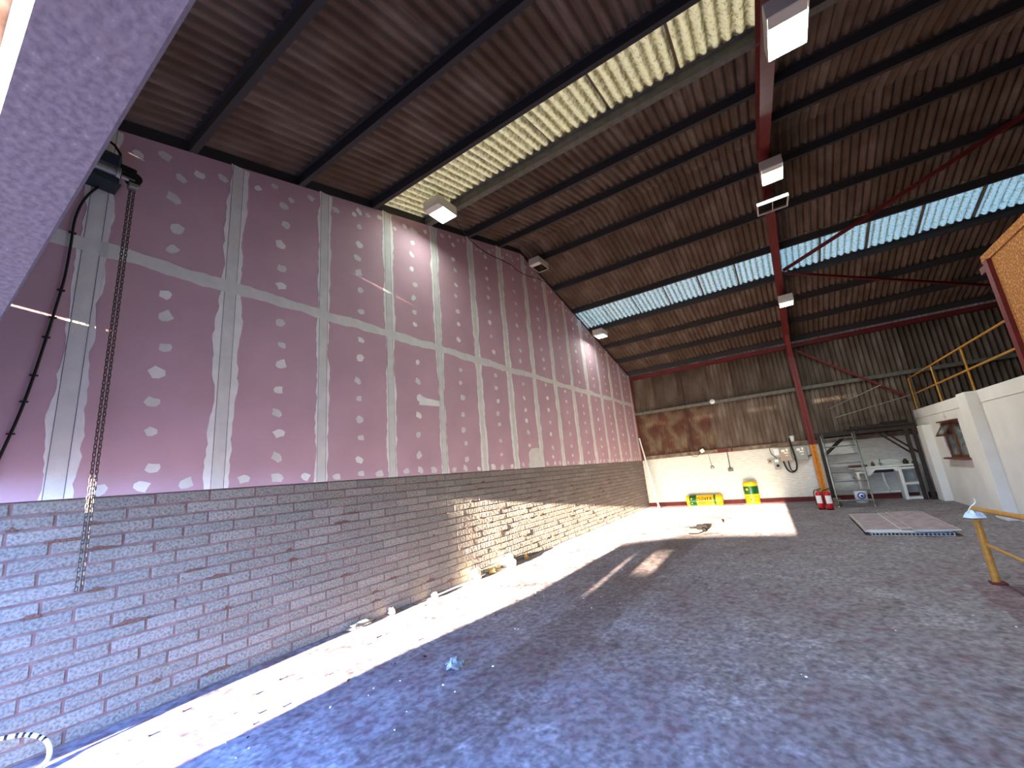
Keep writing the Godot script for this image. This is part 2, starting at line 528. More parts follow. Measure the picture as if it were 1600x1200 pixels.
func make_wall_left() -> void:
	var w := thing("wall_left", "long blockwork wall lined above with pink plasterboard and filled joints", "wall", Vector3.ZERO, "", "structure")
	var s := Sh.new()
	s.ab(V(-0.16, 0, -0.0), V(-0.009, BLOCK_TOP, FAR))
	part("mortar_bed", s, mats.mortar, w)
	s = Sh.new()   # the wall behind the boards
	s.prism(PackedVector2Array([Vector2(0, BLOCK_TOP), Vector2(FAR, BLOCK_TOP), Vector2(FAR, roof_y(FAR) - 0.02), Vector2(RIDGE_D, RIDGE_Y - 0.02), Vector2(0, roof_y(0) - 0.02)]), Vector3(-0.16, 0, 0), Vector3(0, 0, -1), Vector3(0, 1, 0), Vector3(0.159, 0, 0))
	part("studwork_core", s, mats.steel_brown, w)
	# blocks
	var pitch := BLOCK_TOP / 17.0
	var length := 0.455
	rng.seed = 5
	var meshes := []
	for i in 6:
		rng.seed = 50 + i
		meshes.append(block_variant(rng, 0.4375))
	var shared := meshes.map(func(q): return q.mesh())
	rng.seed = 6
	var all := []
	for row in 17:
		var start := -0.78 + (0.2275 if row % 2 else 0.0) + rng.randf_range(-0.03, 0.03)
		var k := 0
		while start + k * length < FAR:
			var d := start + k * length + length / 2
			if d > 0.25 and d < FAR - 0.2:
				all.append([d, (row + 0.5) * pitch, rng.randi() % 6, rng.randi() % 4, rng.randf_range(-0.004, 0.003), rng.randf_range(-0.003, 0.003)])
			k += 1
	all.sort_custom(func(a, b): return Vector2(a[0], a[1] * 0.2).length() < Vector2(b[0], b[1] * 0.2).length())
	var rest := [Sh.new(), Sh.new(), Sh.new(), Sh.new()]
	for i in all.size():
		var b: Array = all[i]
		var at := V(-0.05 + b[4], b[1] + b[5] * 0.5, b[0])
		if i < 300:
			mi("block", shared[b[2]], mats["block%d" % b[3]], w).position = at
		else:
			var src: Sh = meshes[b[2]]
			var dst: Sh = rest[b[3]]
			var k := dst.v.size()
			for p in src.v: dst.v.append(p + at)
			dst.n.append_array(src.n); dst.uv.append_array(src.uv)
			for q in src.ix: dst.ix.append(q + k)
	for i in 4:
		part("far_blocks", rest[i], mats["block%d" % i], w).set_meta("kind", "stuff")
	# squeezed-out mortar left on the faces
	s = Sh.new()
	rng.seed = 8
	for i in 75:
		var d := rng.randf_range(0.6, 14.0)
		var y := pitch * (rng.randi() % 15 + 1) + rng.randf_range(-0.004, 0.012)
		var L := rng.randf_range(0.05, 0.26)
		var poly := PackedVector2Array()
		var nn := 7
		for j in nn + 1: poly.append(Vector2(L * (float(j) / nn - 0.5), -0.008 + rng.randf_range(-0.003, 0.002)))
		for j in nn + 1: poly.append(Vector2(L * (0.5 - float(j) / nn), 0.004 + 0.028 * sin(PI * j / nn) * rng.randf_range(0.2, 1.0)))
		s.prism(poly, V(-0.006, y, d), Vector3(0, 0, -1), Vector3(0, 1, 0), Vector3(rng.randf_range(0.010, 0.016), 0, 0))
	part("mortar_smears", s, mats.smear, w).set_meta("kind", "stuff")
	# plasterboards: lower boards, then tall boards cut to the roof
	var joints := []
	for k in range(-1, 15): joints.append(0.804 + 1.2 * k)
	joints[0] = 0.02
	joints.append(FAR - 0.12)
	joints[joints.size() - 2] = minf(joints[joints.size() - 2], FAR - 0.3)
	var T := Vector3(0.0125, 0, 0)
	for k in joints.size() - 1:
		var a: float = joints[k] + 0.0015
		var b: float = joints[k + 1] - 0.0015
		s = Sh.new()
		s.prism(PackedVector2Array([Vector2(a, BLOCK_TOP + 0.004), Vector2(b, BLOCK_TOP + 0.004), Vector2(b, BOARD_JOINT - 0.0015), Vector2(a, BOARD_JOINT - 0.0015)]), Vector3(0.0, 0, 0), Vector3(0, 0, -1), Vector3(0, 1, 0), T)
		part("plasterboard", s, mats.board, w)
		s = Sh.new()
		var poly := PackedVector2Array([Vector2(a, BOARD_JOINT + 0.0015), Vector2(b, BOARD_JOINT + 0.0015), Vector2(b, roof_y(b) - 0.01)])
		if a < RIDGE_D and b > RIDGE_D: poly.append(Vector2(RIDGE_D, RIDGE_Y - 0.01))
		poly.append(Vector2(a, roof_y(a) - 0.01))
		s.prism(poly, Vector3.ZERO, Vector3(0, 0, -1), Vector3(0, 1, 0), T)
		part("plasterboard", s, mats.board, w)
	# taped and filled joints with ragged edges
	rng.seed = 21
	for k in range(1, joints.size() - 1):
		var d: float = joints[k]
		var top := roof_y(d) - 0.012
		for seg in [[BLOCK_TOP + 0.005, BOARD_JOINT + 0.02], [BOARD_JOINT - 0.02, top]]:
			strip_v(w, d + rng.randf_range(-0.01, 0.01), seg[0], seg[1], rng.randf_range(0.085, 0.115), 0.0150, mats.filler_light)
			strip_v(w, d, seg[0], seg[1], rng.randf_range(0.058, 0.068), 0.0160, mats.filler, 0.004)
			if k < 6:
				for sd in [-0.062, 0.06]:
					var l := Sh.new()
					l.ab(V(0.0158, seg[0], d + sd - 0.0022), V(0.0164, seg[1], d + sd + 0.0022))
					part("tape_edge", l, mats.pencil, w)
	var d0: float = 0.02
	var hs := Sh.new()
	var n := 260
	var lo := []
	var hi := []
	var o1 := 0.0
	var o2 := 0.0
	for i in n + 1:
		o1 = o1 * 0.86 + rng.randf_range(-0.012, 0.012)
		o2 = o2 * 0.86 + rng.randf_range(-0.012, 0.012)
		lo.append(BOARD_JOINT - 0.072 + o1); hi.append(BOARD_JOINT + 0.072 + o2)
	for i in n:
		var a := lerpf(d0, FAR - 0.14, float(i) / n)
		var b := lerpf(d0, FAR - 0.14, float(i + 1) / n)
		hs.quad(V(0.0168, lo[i], a), V(0.0168, lo[i + 1], b), V(0.0168, hi[i + 1], b), V(0.0168, hi[i], a))
		hs.quad(V(0.012, lo[i], a), V(0.012, lo[i + 1], b), V(0.0168, lo[i + 1], b), V(0.0168, lo[i], a))
		hs.quad(V(0.0168, hi[i], a), V(0.0168, hi[i + 1], b), V(0.012, hi[i + 1], b), V(0.012, hi[i], a))
	part("joint_filler", hs, mats.filler, w)
	# dabs of filler over the screws
	rng.seed = 33
	var dab := []
	for i in 7:
		s = Sh.new()
		var poly := PackedVector2Array()
		var m := 6 + i % 4
		for j in m:
			var a := TAU * (j + rng.randf_range(-0.25, 0.25)) / m
			var rr := rng.randf_range(0.70, 1.15)
			poly.append(Vector2(cos(a) * 0.072, sin(a) * 0.060) * rr)
		s.prism(poly, Vector3.ZERO, Vector3(0, 0, -1), Vector3(0, 1, 0), Vector3(0.0026, 0, 0))
		dab.append(s)
	var dmesh := dab.map(func(q): return q.mesh())
	var spots := []
	for k in joints.size() - 1:
		var a: float = joints[k]
		var b: float = joints[k + 1]
		if b - a < 0.5 or k == 0: continue
		var mid := (a + b) / 2
		for side in 2:
			var y := BLOCK_TOP + rng.randf_range(0.24, 0.36) if side == 0 else BOARD_JOINT + rng.randf_range(0.22, 0.34)
			var end := BOARD_JOINT - 0.14 if side == 0 else roof_y(mid) - 0.15
			while y < end:
				spots.append([mid + rng.randf_range(-0.035, 0.035), y, rng.randf_range(0.8, 1.15)])
				y += rng.randf_range(0.24, 0.37)
		for j in 3:
			spots.append([lerpf(a, b, (j + 0.75) / 3.5) + rng.randf_range(-0.05, 0.05), BLOCK_TOP + rng.randf_range(0.06, 0.10), rng.randf_range(0.85, 1.2)])
		for j in 4:
			var d := lerpf(a, b, (j + 0.8) / 4.6) + rng.randf_range(-0.06, 0.06)
			spots.append([d, roof_y(d) - rng.randf_range(0.12, 0.32), rng.randf_range(0.7, 1.0)])
	spots.sort_custom(func(p, q): return p[0] < q[0])
	var more := Sh.new()
	for i in spots.size():
		var sp: Array = spots[i]
		var kind := rng.randi() % 7
		var b := Basis(Vector3.RIGHT, rng.randf_range(-0.6, 0.6)).scaled(Vector3(1, sp[2], sp[2]))
		var at := V(0.0125, sp[1], sp[0])
		if i < 298:
			mi("filler_dab", dmesh[kind], mats.filler_light if i % 3 == 0 else mats.filler, w).transform = Transform3D(b, at)
		else:
			var src: Sh = dab[kind]
			var kk := more.v.size()
			for p in src.v: more.v.append(b * p + at)
			more.n.append_array(src.n); more.uv.append_array(src.uv)
			for q in src.ix: more.ix.append(q + kk)
	if more.v.size(): part("far_filler_dabs", more, mats.filler, w).set_meta("kind", "stuff")
	# a trowelled repair by the board foot and a few scuffs
	s = Sh.new()
	s.prism(PackedVector2Array([Vector2(8.55, 1.915), Vector2(9.15, 1.915), Vector2(9.12, 2.36), Vector2(8.98, 2.40), Vector2(8.7, 2.37), Vector2(8.56, 2.28)]), Vector3(0.0125, 0, 0), Vector3(0, 0, -1), Vector3(0, 1, 0), Vector3(0.003, 0, 0))
	part("filler_patch", s, mats.filler, w)
	s = Sh.new()
	s.prism(PackedVector2Array([Vector2(5.02, 3.12), Vector2(5.56, 3.14), Vector2(5.56, 3.24), Vector2(5.2, 3.26), Vector2(5.04, 3.30)]), Vector3(0.0125, 0, 0), Vector3(0, 0, -1), Vector3(0, 1, 0), Vector3(0.003, 0, 0))
	part("filler_patch", s, mats.filler_light, w)

func strip_v(w: Node3D, d: float, y0: float, y1: float, half: float, x: float, m: Material, rag := 0.016) -> void:
	var s := Sh.new()
	var n := int(ceil((y1 - y0) / 0.06))
	var l := []
	var r := []
	var a := 0.0
	var b := 0.0
	for i in n + 1:
		a = a * 0.8 + rng.randf_range(-rag, rag)
		b = b * 0.8 + rng.randf_range(-rag, rag)
		l.append(d - half + a); r.append(d + half + b)
	for i in n:
		var p := lerpf(y0, y1, float(i) / n)
		var q := lerpf(y0, y1, float(i + 1) / n)
		s.quad(V(x, p, l[i]), V(x, p, r[i]), V(x, q, r[i + 1]), V(x, q, l[i + 1]))
		s.quad(V(0.012, p, l[i]), V(x, p, l[i]), V(x, q, l[i + 1]), V(0.012, q, l[i + 1]))
		s.quad(V(x, p, r[i]), V(0.012, p, r[i]), V(0.012, q, r[i + 1]), V(x, q, r[i + 1]))
	part("joint_filler", s, m, w)

func wave(x: float, pitch: float, amp: float) -> float:
	return amp * (2.0 * pow(0.5 + 0.5 * cos(TAU * x / pitch), 1.7) - 1.0)

func corrugated(width: float, length: float, pitch: float, amp: float, thick := 0.006, seg := 10) -> ArrayMesh:
	var s := Sh.new()
	var n := int(round(width / pitch * seg))
	for sf in 2:
		var k := s.v.size()
		for i in n + 1:
			var x := width * i / n
			var y := wave(x, pitch, amp) + (thick / 2 if sf == 0 else -thick / 2)
			var nm := Vector3((wave(x - 0.001, pitch, amp) - wave(x + 0.001, pitch, amp)) / 0.002, 1, 0).normalized() * (1.0 if sf == 0 else -1.0)
			for z in [0.0, length]:
				s.v.append(Vector3(x, y, z)); s.n.append(nm); s.uv.append(Vector2(x, z))
		for i in n:
			var a := k + i * 2
			if sf == 0: s.ix.append_array([a, a + 2, a + 1, a + 1, a + 2, a + 3])
			else: s.ix.append_array([a, a + 1, a + 2, a + 1, a + 3, a + 2])
	for i in n:
		var x0 := width * i / n
		var x1 := width * (i + 1) / n
		var y0 := wave(x0, pitch, amp)
		var y1 := wave(x1, pitch, amp)
		var t := thick / 2
		s.quad(Vector3(x0, y0 - t, length), Vector3(x1, y1 - t, length), Vector3(x1, y1 + t, length), Vector3(x0, y0 + t, length))
		s.quad(Vector3(x1, y1 - t, 0), Vector3(x0, y0 - t, 0), Vector3(x0, y0 + t, 0), Vector3(x1, y1 + t, 0))
	return s.mesh()

const NEAR_P := [1.49, 2.80, 4.11, 5.42, 6.76, 8.08]
const FAR_P := [9.70, 11.06, 12.43, 13.78, 15.10, 16.42, 17.66]

func make_roof() -> void:
	var r := thing("ceiling", "underside of the pitched corrugated roof on dark steel purlins", "roof", Vector3.ZERO, "", "structure")
	var up := 0.20   # sheets above the purlin underside
	var cols := 14
	rng.seed = 44
	var rows := []
	var ds := [-0.15] + NEAR_P + [RIDGE_D + 0.02]
	for i in ds.size() - 1: rows.append([ds[i], ds[i + 1], 1])
	ds = [RIDGE_D - 0.02] + FAR_P + [FAR + 0.35]
	for i in ds.size() - 1: rows.append([ds[i], ds[i + 1], -1])
	var c := 1.0 / sqrt(1 + SLOPE * SLOPE)
	for row in rows:
		var run: float = (row[1] - row[0]) / c + 0.10
		var m := corrugated(1.022, run, 0.146, 0.030)
		for k in range(-1, cols):
			var x := -0.10 + 1.011 * k
			var lit := false
			if row[2] == 1: lit = absf(row[0] - 4.11) < 0.01 and x < 5.9
			else: lit = absf(row[0] - 12.43) < 0.01
			var dz: float = row[1] if row[2] == 1 else row[1] + 0.05
			var zdir := Vector3(0, -SLOPE, 1).normalized() if row[2] == 1 else Vector3(0, SLOPE, 1).normalized()
			# every sheet tips a little so that it laps over the next one down
			var tip := 0.012 / run * (-1.0 if row[2] == 1 else 1.0)
			zdir = (zdir + Vector3(0, -tip, 0)).normalized()
			var y := roof_y(dz) + up + 0.007 * absi(k % 2)
			var b := Basis(Vector3.RIGHT, zdir.cross(Vector3.RIGHT), zdir)
			var mm: Material = mats["sheet%d" % (rng.randi() % 3)]
			if lit: mm = mats.rooflight0 if row[2] == 1 else mats.rooflight1
			mi("rooflight_sheet" if lit else "roof_sheet", m, mm, r).transform = Transform3D(b, V(x, y, dz))
	# ridge capping
	var s := Sh.new()
	for sg in [-1.0, 1.0]:
		s.box(V(EAST / 2, RIDGE_Y + up + 0.075, RIDGE_D + sg * 0.16), Vector3(EAST + 1, 0.02, 0.36), Basis(Vector3.RIGHT, -sg * atan(SLOPE) * -1.0))
	part("ridge_cap", s, mats.sheet1, r)
	# purlins: web towards the shutter, bottom flange behind it
	for d in NEAR_P + FAR_P:
		s = Sh.new()
		var wide := 0.10 if d == 5.42 else 0.06
		var y := roof_y(d)
		s.ab(V(-0.2, y, d), V(EAST, y + 0.165, d - 0.010))
		s.ab(V(-0.2, y, d), V(EAST, y + 0.009, d + wide))
		s.ab(V(-0.2, y + 0.156, d - 0.055), V(EAST, y + 0.165, d - 0.010))
		part("purlin", s, mats.steel_grey if d == 5.42 else mats.steel_black, r)
	# rafter of the gable frame, just above the boards
	for sg in [-1, 1]:
		s = Sh.new()
		var e := -0.1 if sg < 0 else FAR + 0.2
		s.prism(PackedVector2Array([Vector2(RIDGE_D, RIDGE_Y + 0.005), Vector2(e, roof_y(e) + 0.005), Vector2(e, roof_y(e) + 0.172), Vector2(RIDGE_D, RIDGE_Y + 0.172)]), Vector3(-0.2, 0, 0), Vector3(0, 0, -1), Vector3(0, 1, 0), Vector3(0.17, 0, 0))
		part("gable_rafter", s, mats.steel_black, r)
	# red bracing in the second bay
	brace(r, V(6.12, roof_y(13.35) - 0.05, 13.35), V(10.4, roof_y(10.6) - 0.05, 10.6), 0.035, mats.steel_red)
	brace(r, V(6.10, roof_y(13.45) - 0.06, 13.45), V(11.3, roof_y(17.0) - 0.06, 17.0), 0.03, mats.steel_red)

func brace(p: Node3D, a: Vector3, b: Vector3, r: float, m: Material) -> void:
	var s := Sh.new()
	var t := (b - a).normalized()
	var side := t.cross(Vector3.UP).normalized()
	var bs := Basis(side, t.cross(side) * -1.0, t)
	s.box((a + b) / 2, Vector3(r * 2, 0.008, a.distance_to(b)), bs)
	s.box((a + b) / 2 + bs.x * (r - 0.004) + bs.y * r, Vector3(0.008, r * 2, a.distance_to(b)), bs)
	part("brace", s, m, p)

func make_frame() -> void:
	var f := thing("steel_portal_frame", "red painted steel portal frame crossing the roof with a yellow column foot", "frame", Vector3.ZERO, "", "structure")
	var x0 := 5.88
	var x1 := 6.05
	for sg in [-1, 1]:
		var e := 0.0 if sg < 0 else 17.55
		var D := Vector3(0, 0, -1)
		for fl in [[-0.30, -0.286, x0, x1], [-0.286, -0.016, (x0 + x1) / 2 - 0.005, (x0 + x1) / 2 + 0.005], [-0.016, -0.002, x0, x1]]:
			var s := Sh.new()
			s.prism(PackedVector2Array([Vector2(RIDGE_D, RIDGE_Y + fl[0]), Vector2(e, roof_y(e) + fl[0]), Vector2(e, roof_y(e) + fl[1]), Vector2(RIDGE_D, RIDGE_Y + fl[1])]), Vector3(fl[2], 0, 0), D, Vector3(0, 1, 0), Vector3(fl[3] - fl[2], 0, 0))
			part("rafter_web" if fl[3] - fl[2] < 0.1 else "rafter_flange", s, mats.steel_red, f)
	# far column: red above, yellow below
	for seg in [[1.90, 5.50, mats.steel_red], [0.02, 1.90, mats.yellow]]:
		var s := Sh.new()
		s.ab(V(x0, seg[0], 17.25), V(x1, seg[1], 17.264))
		s.ab(V(x0, seg[0], 17.536), V(x1, seg[1], 17.55))
		s.ab(V(x0 + 0.08, seg[0], 17.25), V(x0 + 0.09, seg[1], 17.55))
		part("column", s, seg[2], f)
	var s := Sh.new()
	s.prism(PackedVector2Array([Vector2(17.25, 4.95), Vector2(17.25, roof_y(17.25) - 0.29), Vector2(16.5, roof_y(16.5) - 0.29)]), Vector3(x0 + 0.02, 0, 0), Vector3(0, 0, -1), Vector3(0, 1, 0), Vector3(0.13, 0, 0))
	part("haunch", s, mats.steel_red, f)
	s = Sh.new()
	s.cbox(V(5.965, 0.011, 17.4), Vector3(0.3, 0.022, 0.5), 0.004)
	part("base_plate", s, mats.steel_brown, f)
	s = Sh.new()
	s.cbox(V(6.18, 0.11, 16.25), Vector3(0.2, 0.22, 0.34), 0.02)
	solo("concrete_pad", s, mats.concrete, "grey concrete pad block on the floor beside the ladder foot", "block")

func make_wall_far() -> void:
	var w := thing("wall_far", "end wall of white painted blockwork under dirty corrugated cladding", "wall", Vector3.ZERO, "", "structure")
	var s := Sh.new()
	s.ab(V(-0.2, 0.0, FAR), V(EAST, 1.94, FAR + 0.2))
	part("painted_blockwork", s, mats.white_block, w)
	s = Sh.new()
	s.ab(V(0.0, 0, FAR - 0.012), V(8.75, 0.16, FAR))
	part("red_painted_plinth", s, mats.red_paint, w)
	s = Sh.new()
	s.cbox(V(EAST / 2, 2.0, FAR + 0.05), Vector3(EAST + 0.2, 0.15, 0.22), 0.01)
	part("ring_beam", s, mats.concrete, w)
	for x in [[2.95, 3.35], [3.42, 3.5]]:
		s = Sh.new()
		s.ab(V(x[0], 1.935, FAR - 0.066), V(x[1], 2.06, FAR - 0.058))
		part("red_patch", s, mats.red_paint, w)
	rng.seed = 55
	var fine_m := []
	var wide_m := []
	var hs := [[2.05, 3.90], [3.82, 5.60]]
	for h in hs:
		fine_m.append(corrugated(1.05, h[1] - h[0], 0.075, 0.013, 0.004, 6))
		wide_m.append(corrugated(1.022, h[1] - h[0], 0.146, 0.030))
	for k in 14:
		var x := -0.12 + 1.011 * k
		for i in 2:
			var fine := k < 3
			var m: Material = mats["clad%d" % (rng.randi() % 2)]
			if i == 0 and k < 3: m = mats.clad_red
			var b := Basis(Vector3.RIGHT, Vector3(0, 0, 1), Vector3(0, -1, 0))   # length runs down
			b = Basis(Vector3.RIGHT, Vector3(0, -1, 0).cross(Vector3.RIGHT), Vector3(0, -1, 0))
			mi("cladding_sheet", fine_m[i] if fine else wide_m[i], m, w).transform = Transform3D(b, V(x, hs[i][1], FAR + 0.03 + 0.012 * i + 0.005 * (k % 2)))
	s = Sh.new()
	s.ab(V(-0.1, 5.42, FAR - 0.16), V(EAST, 5.57, FAR - 0.15))
	s.ab(V(-0.1, 5.42, FAR - 0.16), V(EAST, 5.43, FAR - 0.02))
	part("eaves_beam", s, mats.steel_red, w)
	s = Sh.new()
	s.ab(V(-0.1, 3.84, FAR - 0.12), V(EAST, 3.85, FAR))
	s.ab(V(-0.1, 3.84, FAR - 0.12), V(EAST, 3.96, FAR - 0.11))
	part("sheeting_rail", s, mats.steel_grey, w)
	s = Sh.new()
	s.ab(V(0.0, 1.9, FAR - 0.1), V(0.06, 5.5, FAR))
	part("corner_post", s, mats.steel_red, w)
	s = Sh.new()
	s.ab(V(2.08, 2.06, FAR - 0.03), V(2.11, 5.42, FAR - 0.0))
	part("cover_strip", s, mats.steel_brown, w)
	brace(w, V(6.2, 5.22, FAR - 0.2), V(8.7, 3.1, FAR - 0.2), 0.03, mats.steel_red)
	# far gable, closing the building beyond the offices
	var e := Sh.new()
	e.prism(PackedVector2Array([Vector2(-0.3, 0), Vector2(FAR + 0.2, 0), Vector2(FAR + 0.2, roof_y(FAR) + 0.3), Vector2(RIDGE_D, RIDGE_Y + 0.3), Vector2(-0.3, roof_y(0) + 0.3)]), Vector3(EAST, 0, 0), Vector3(0, 0, -1), Vector3(0, 1, 0), Vector3(0.2, 0, 0))
	solo("wall_gable", e, mats.clad1, "plain gable wall closing the building beyond the offices", "wall", "", "structure")

func make_wall_near() -> void:
	var w := thing("wall_near", "shutter wall beside and above the vehicle opening", "wall", Vector3.ZERO, "", "structure")
	var top := roof_y(0) + 0.12
	for b in [[-0.3, DOOR_X0, 0.0, 3.572], [-0.3, DOOR_X0, 3.618, top], [0.056, DOOR_X0, 3.572, 3.618], [-0.3, -0.01, 3.572, 3.618], [DOOR_X1, EAST, 0.0, top], [DOOR_X0, DOOR_X1, 5.04, top]]:
		var s := Sh.new()
		var d1 := 0.06 if b[0] < DOOR_X0 - 0.01 else 0.12
		s.ab(V(b[0], b[2], d1), V(b[1], b[3], -0.16))
		part("wall_panel", s, mats.concrete, w)

func make_shutter() -> void:
	var t := thing("roller_shutter", "half-raised dusty steel roller shutter with motor and hand chain", "shutter")
	# bottom rail: its underside passes close over the camera
	var s := Sh.new()
	s.cbox(V(2.84, DOOR_H + 0.03, 0.048), Vector3(5.18, 0.06, 0.076), 0.004)
	part("bottom_rail", s, mats.galvanised, t)
	s = Sh.new()
	s.ab(V(0.23, DOOR_H + 0.03, 0.010), V(5.45, DOOR_H + 0.17, 0.014))
	part("rail_face", s, mats.galvanised, t)
	var slat := Sh.new()
	for i in 7:
		var a0 := PI * i / 7.0
		var a1 := PI * (i + 1) / 7.0
		slat.quad(Vector3(2.66, -0.045 * cos(a0), 0.016 * sin(a0)), Vector3(2.66, -0.045 * cos(a1), 0.016 * sin(a1)), Vector3(-2.66, -0.045 * cos(a1), 0.016 * sin(a1)), Vector3(-2.66, -0.045 * cos(a0), 0.016 * sin(a0)))
	var sm := slat.mesh()
	for i in 32:
		mi("slat", sm, mats.galvanised, t).position = V(2.84, DOOR_H + 0.105 + 0.09 * i, 0.055)
	for x in [[0.10, 0.220, 1.89, 5.2], [0.10, 0.240, 0.0, 1.89], [5.445, 5.58, 0.0, 5.2]]:   # guides
		s = Sh.new()
		s.ab(V(x[0], x[2], 0.075), V(x[1], x[3], 0.085))
		s.ab(V(x[0], x[2], 0.020), V(x[1], x[3], 0.028))
		part("guide", s, mats.galvanised, t)
	s = Sh.new()
	s.tube([V(0.1, 5.3, 0.38), V(5.5, 5.3, 0.38)], 0.2, 24)
	part("barrel", s, mats.galvanised, t)
	# motor on its bracket against the lined wall
	var m := Node3D.new()
	m.name = "motor"
	t.add_child(m)
	m.position = V(0.17, 5.08, 0.8)
	s = Sh.new()
	s.cbox(Vector3(0.0, 0.07, 0.03), Vector3(0.17, 0.15, 0.22), 0.012)
	part("gearbox", s, mats.motor_blue, m)
	s = Sh.new()
	s.tube([Vector3(0.02, -0.03, 0.20), Vector3(0.02, -0.03, -0.06)], 0.055, 18)
	s.tube([Vector3(0.02, -0.03, -0.06), Vector3(0.02, -0.03, -0.09)], 0.07, 18)
	part("motor_body", s, mats.motor_steel, m)
	s = Sh.new()
	s.cbox(Vector3(0.0, 0.035, -0.13), Vector3(0.13, 0.09, 0.16), 0.01)
	part("limit_box", s, mats.rubber, m)
	s = Sh.new()
	s.tube([Vector3(0.05, -0.06, -0.1), Vector3(0.05, -0.06, -0.2)], 0.022, 12)
	part("shaft_cover", s, mats.motor_steel, m)
	s = Sh.new()
	s.tube([Vector3(-0.01, -0.03, -0.195), Vector3(0.07, -0.03, -0.195)], 0.062, 18)
	part("chain_wheel", s, mats.rubber, m)
	s = Sh.new()
	s.cbox(Vector3(0.03, -0.115, -0.195), Vector3(0.09, 0.05, 0.07), 0.006)
	part("chain_guide", s, mats.motor_steel, m)
	s = Sh.new()
	s.cbox(Vector3(-0.05, -0.16, 0.06), Vector3(0.22, 0.012, 0.34), 0.003)
	s.cbox(Vector3(-0.05, -0.125, 0.06), Vector3(0.22, 0.05, 0.30), 0.004)
	part("bracket", s, mats.motor_blue, m)
	s = Sh.new()
	s.tube([Vector3(0.0, 0.02, -0.06), Vector3(0.0, 0.12, -0.09), Vector3(0.0, 0.22, -0.08), Vector3(0.0, 0.29, -0.03), Vector3(0.0, 0.33, 0.06), Vector3(0.0, 0.34, 0.16)], 0.012, 8)
	part("supply_lead", s, mats.rubber, m)
	# hand chain, two strands of links
	var link := Sh.new()
	var path := []
	for i in 13:
		var a := TAU * i / 12.0
		path.append(Vector3(0, 0.016 * sin(a) + (0.007 if sin(a) > 0 else -0.007), 0.0105 * cos(a)))
	link.tube(path, 0.0042, 5, false)
	var ch := Sh.new()
	for st in 2:
		var y := 5.0
		var k := 0
		while y > 1.17:
			var b := Basis(Vector3.UP, PI / 2 * (k % 2) + 0.4)
			var at := V(0.19, y, 0.982 + 0.030 * st)
			var o := ch.v.size()
			for p in link.v: ch.v.append(b * p + at)
			for p in link.n: ch.n.append(b * p)
			ch.uv.append_array(link.uv)
			for q in link.ix: ch.ix.append(q + o)
			y -= 0.036
			k += 1
	part("hand_chain", ch, mats.chain, t)
	# black supply cable clipped down the wall
	s = Sh.new()
	var pts := [V(0.09, 5.02, 0.86), V(0.05, 4.95, 0.80), V(0.046, 4.75, 0.71), V(0.044, 4.5, 0.665), V(0.042, 4.2, 0.665), V(0.042, 3.88, 0.66), V(0.042, 3.55, 0.635), V(0.042, 3.26, 0.61), V(0.042, 2.9, 0.575), V(0.042, 2.59, 0.535), V(0.042, 2.25, 0.475), V(0.042, 1.8, 0.40)]
	s.tube(smooth(pts, 5), 0.0105, 8)
	var cb := thing("power_cable", "black power cable clipped down the pink boards below the shutter motor", "cable")
	part("sheath", s, mats.rubber, cb)
	for y in [[4.35, .664], [3.76, .652], [3.49, .63], [3.3, .612], [2.95, .58], [2.72, .551], [2.45, .512]]:
		s = Sh.new()
		s.cbox(V(0.036, y[0], y[1]), Vector3(0.032, 0.012, 0.05), 0.003)
		part("cable_clip", s, mats.rubber, cb)

func smooth(p: Array, n: int) -> Array:
	var out := []
	for i in p.size() - 1:
		var a: Vector3 = p[maxi(i - 1, 0)]
		var b: Vector3 = p[i]
		var c: Vector3 = p[i + 1]
		var d: Vector3 = p[mini(i + 2, p.size() - 1)]
		for j in n: out.append(b.cubic_interpolate(c, a, d, float(j) / n))
	out.append(p[-1])
	return out

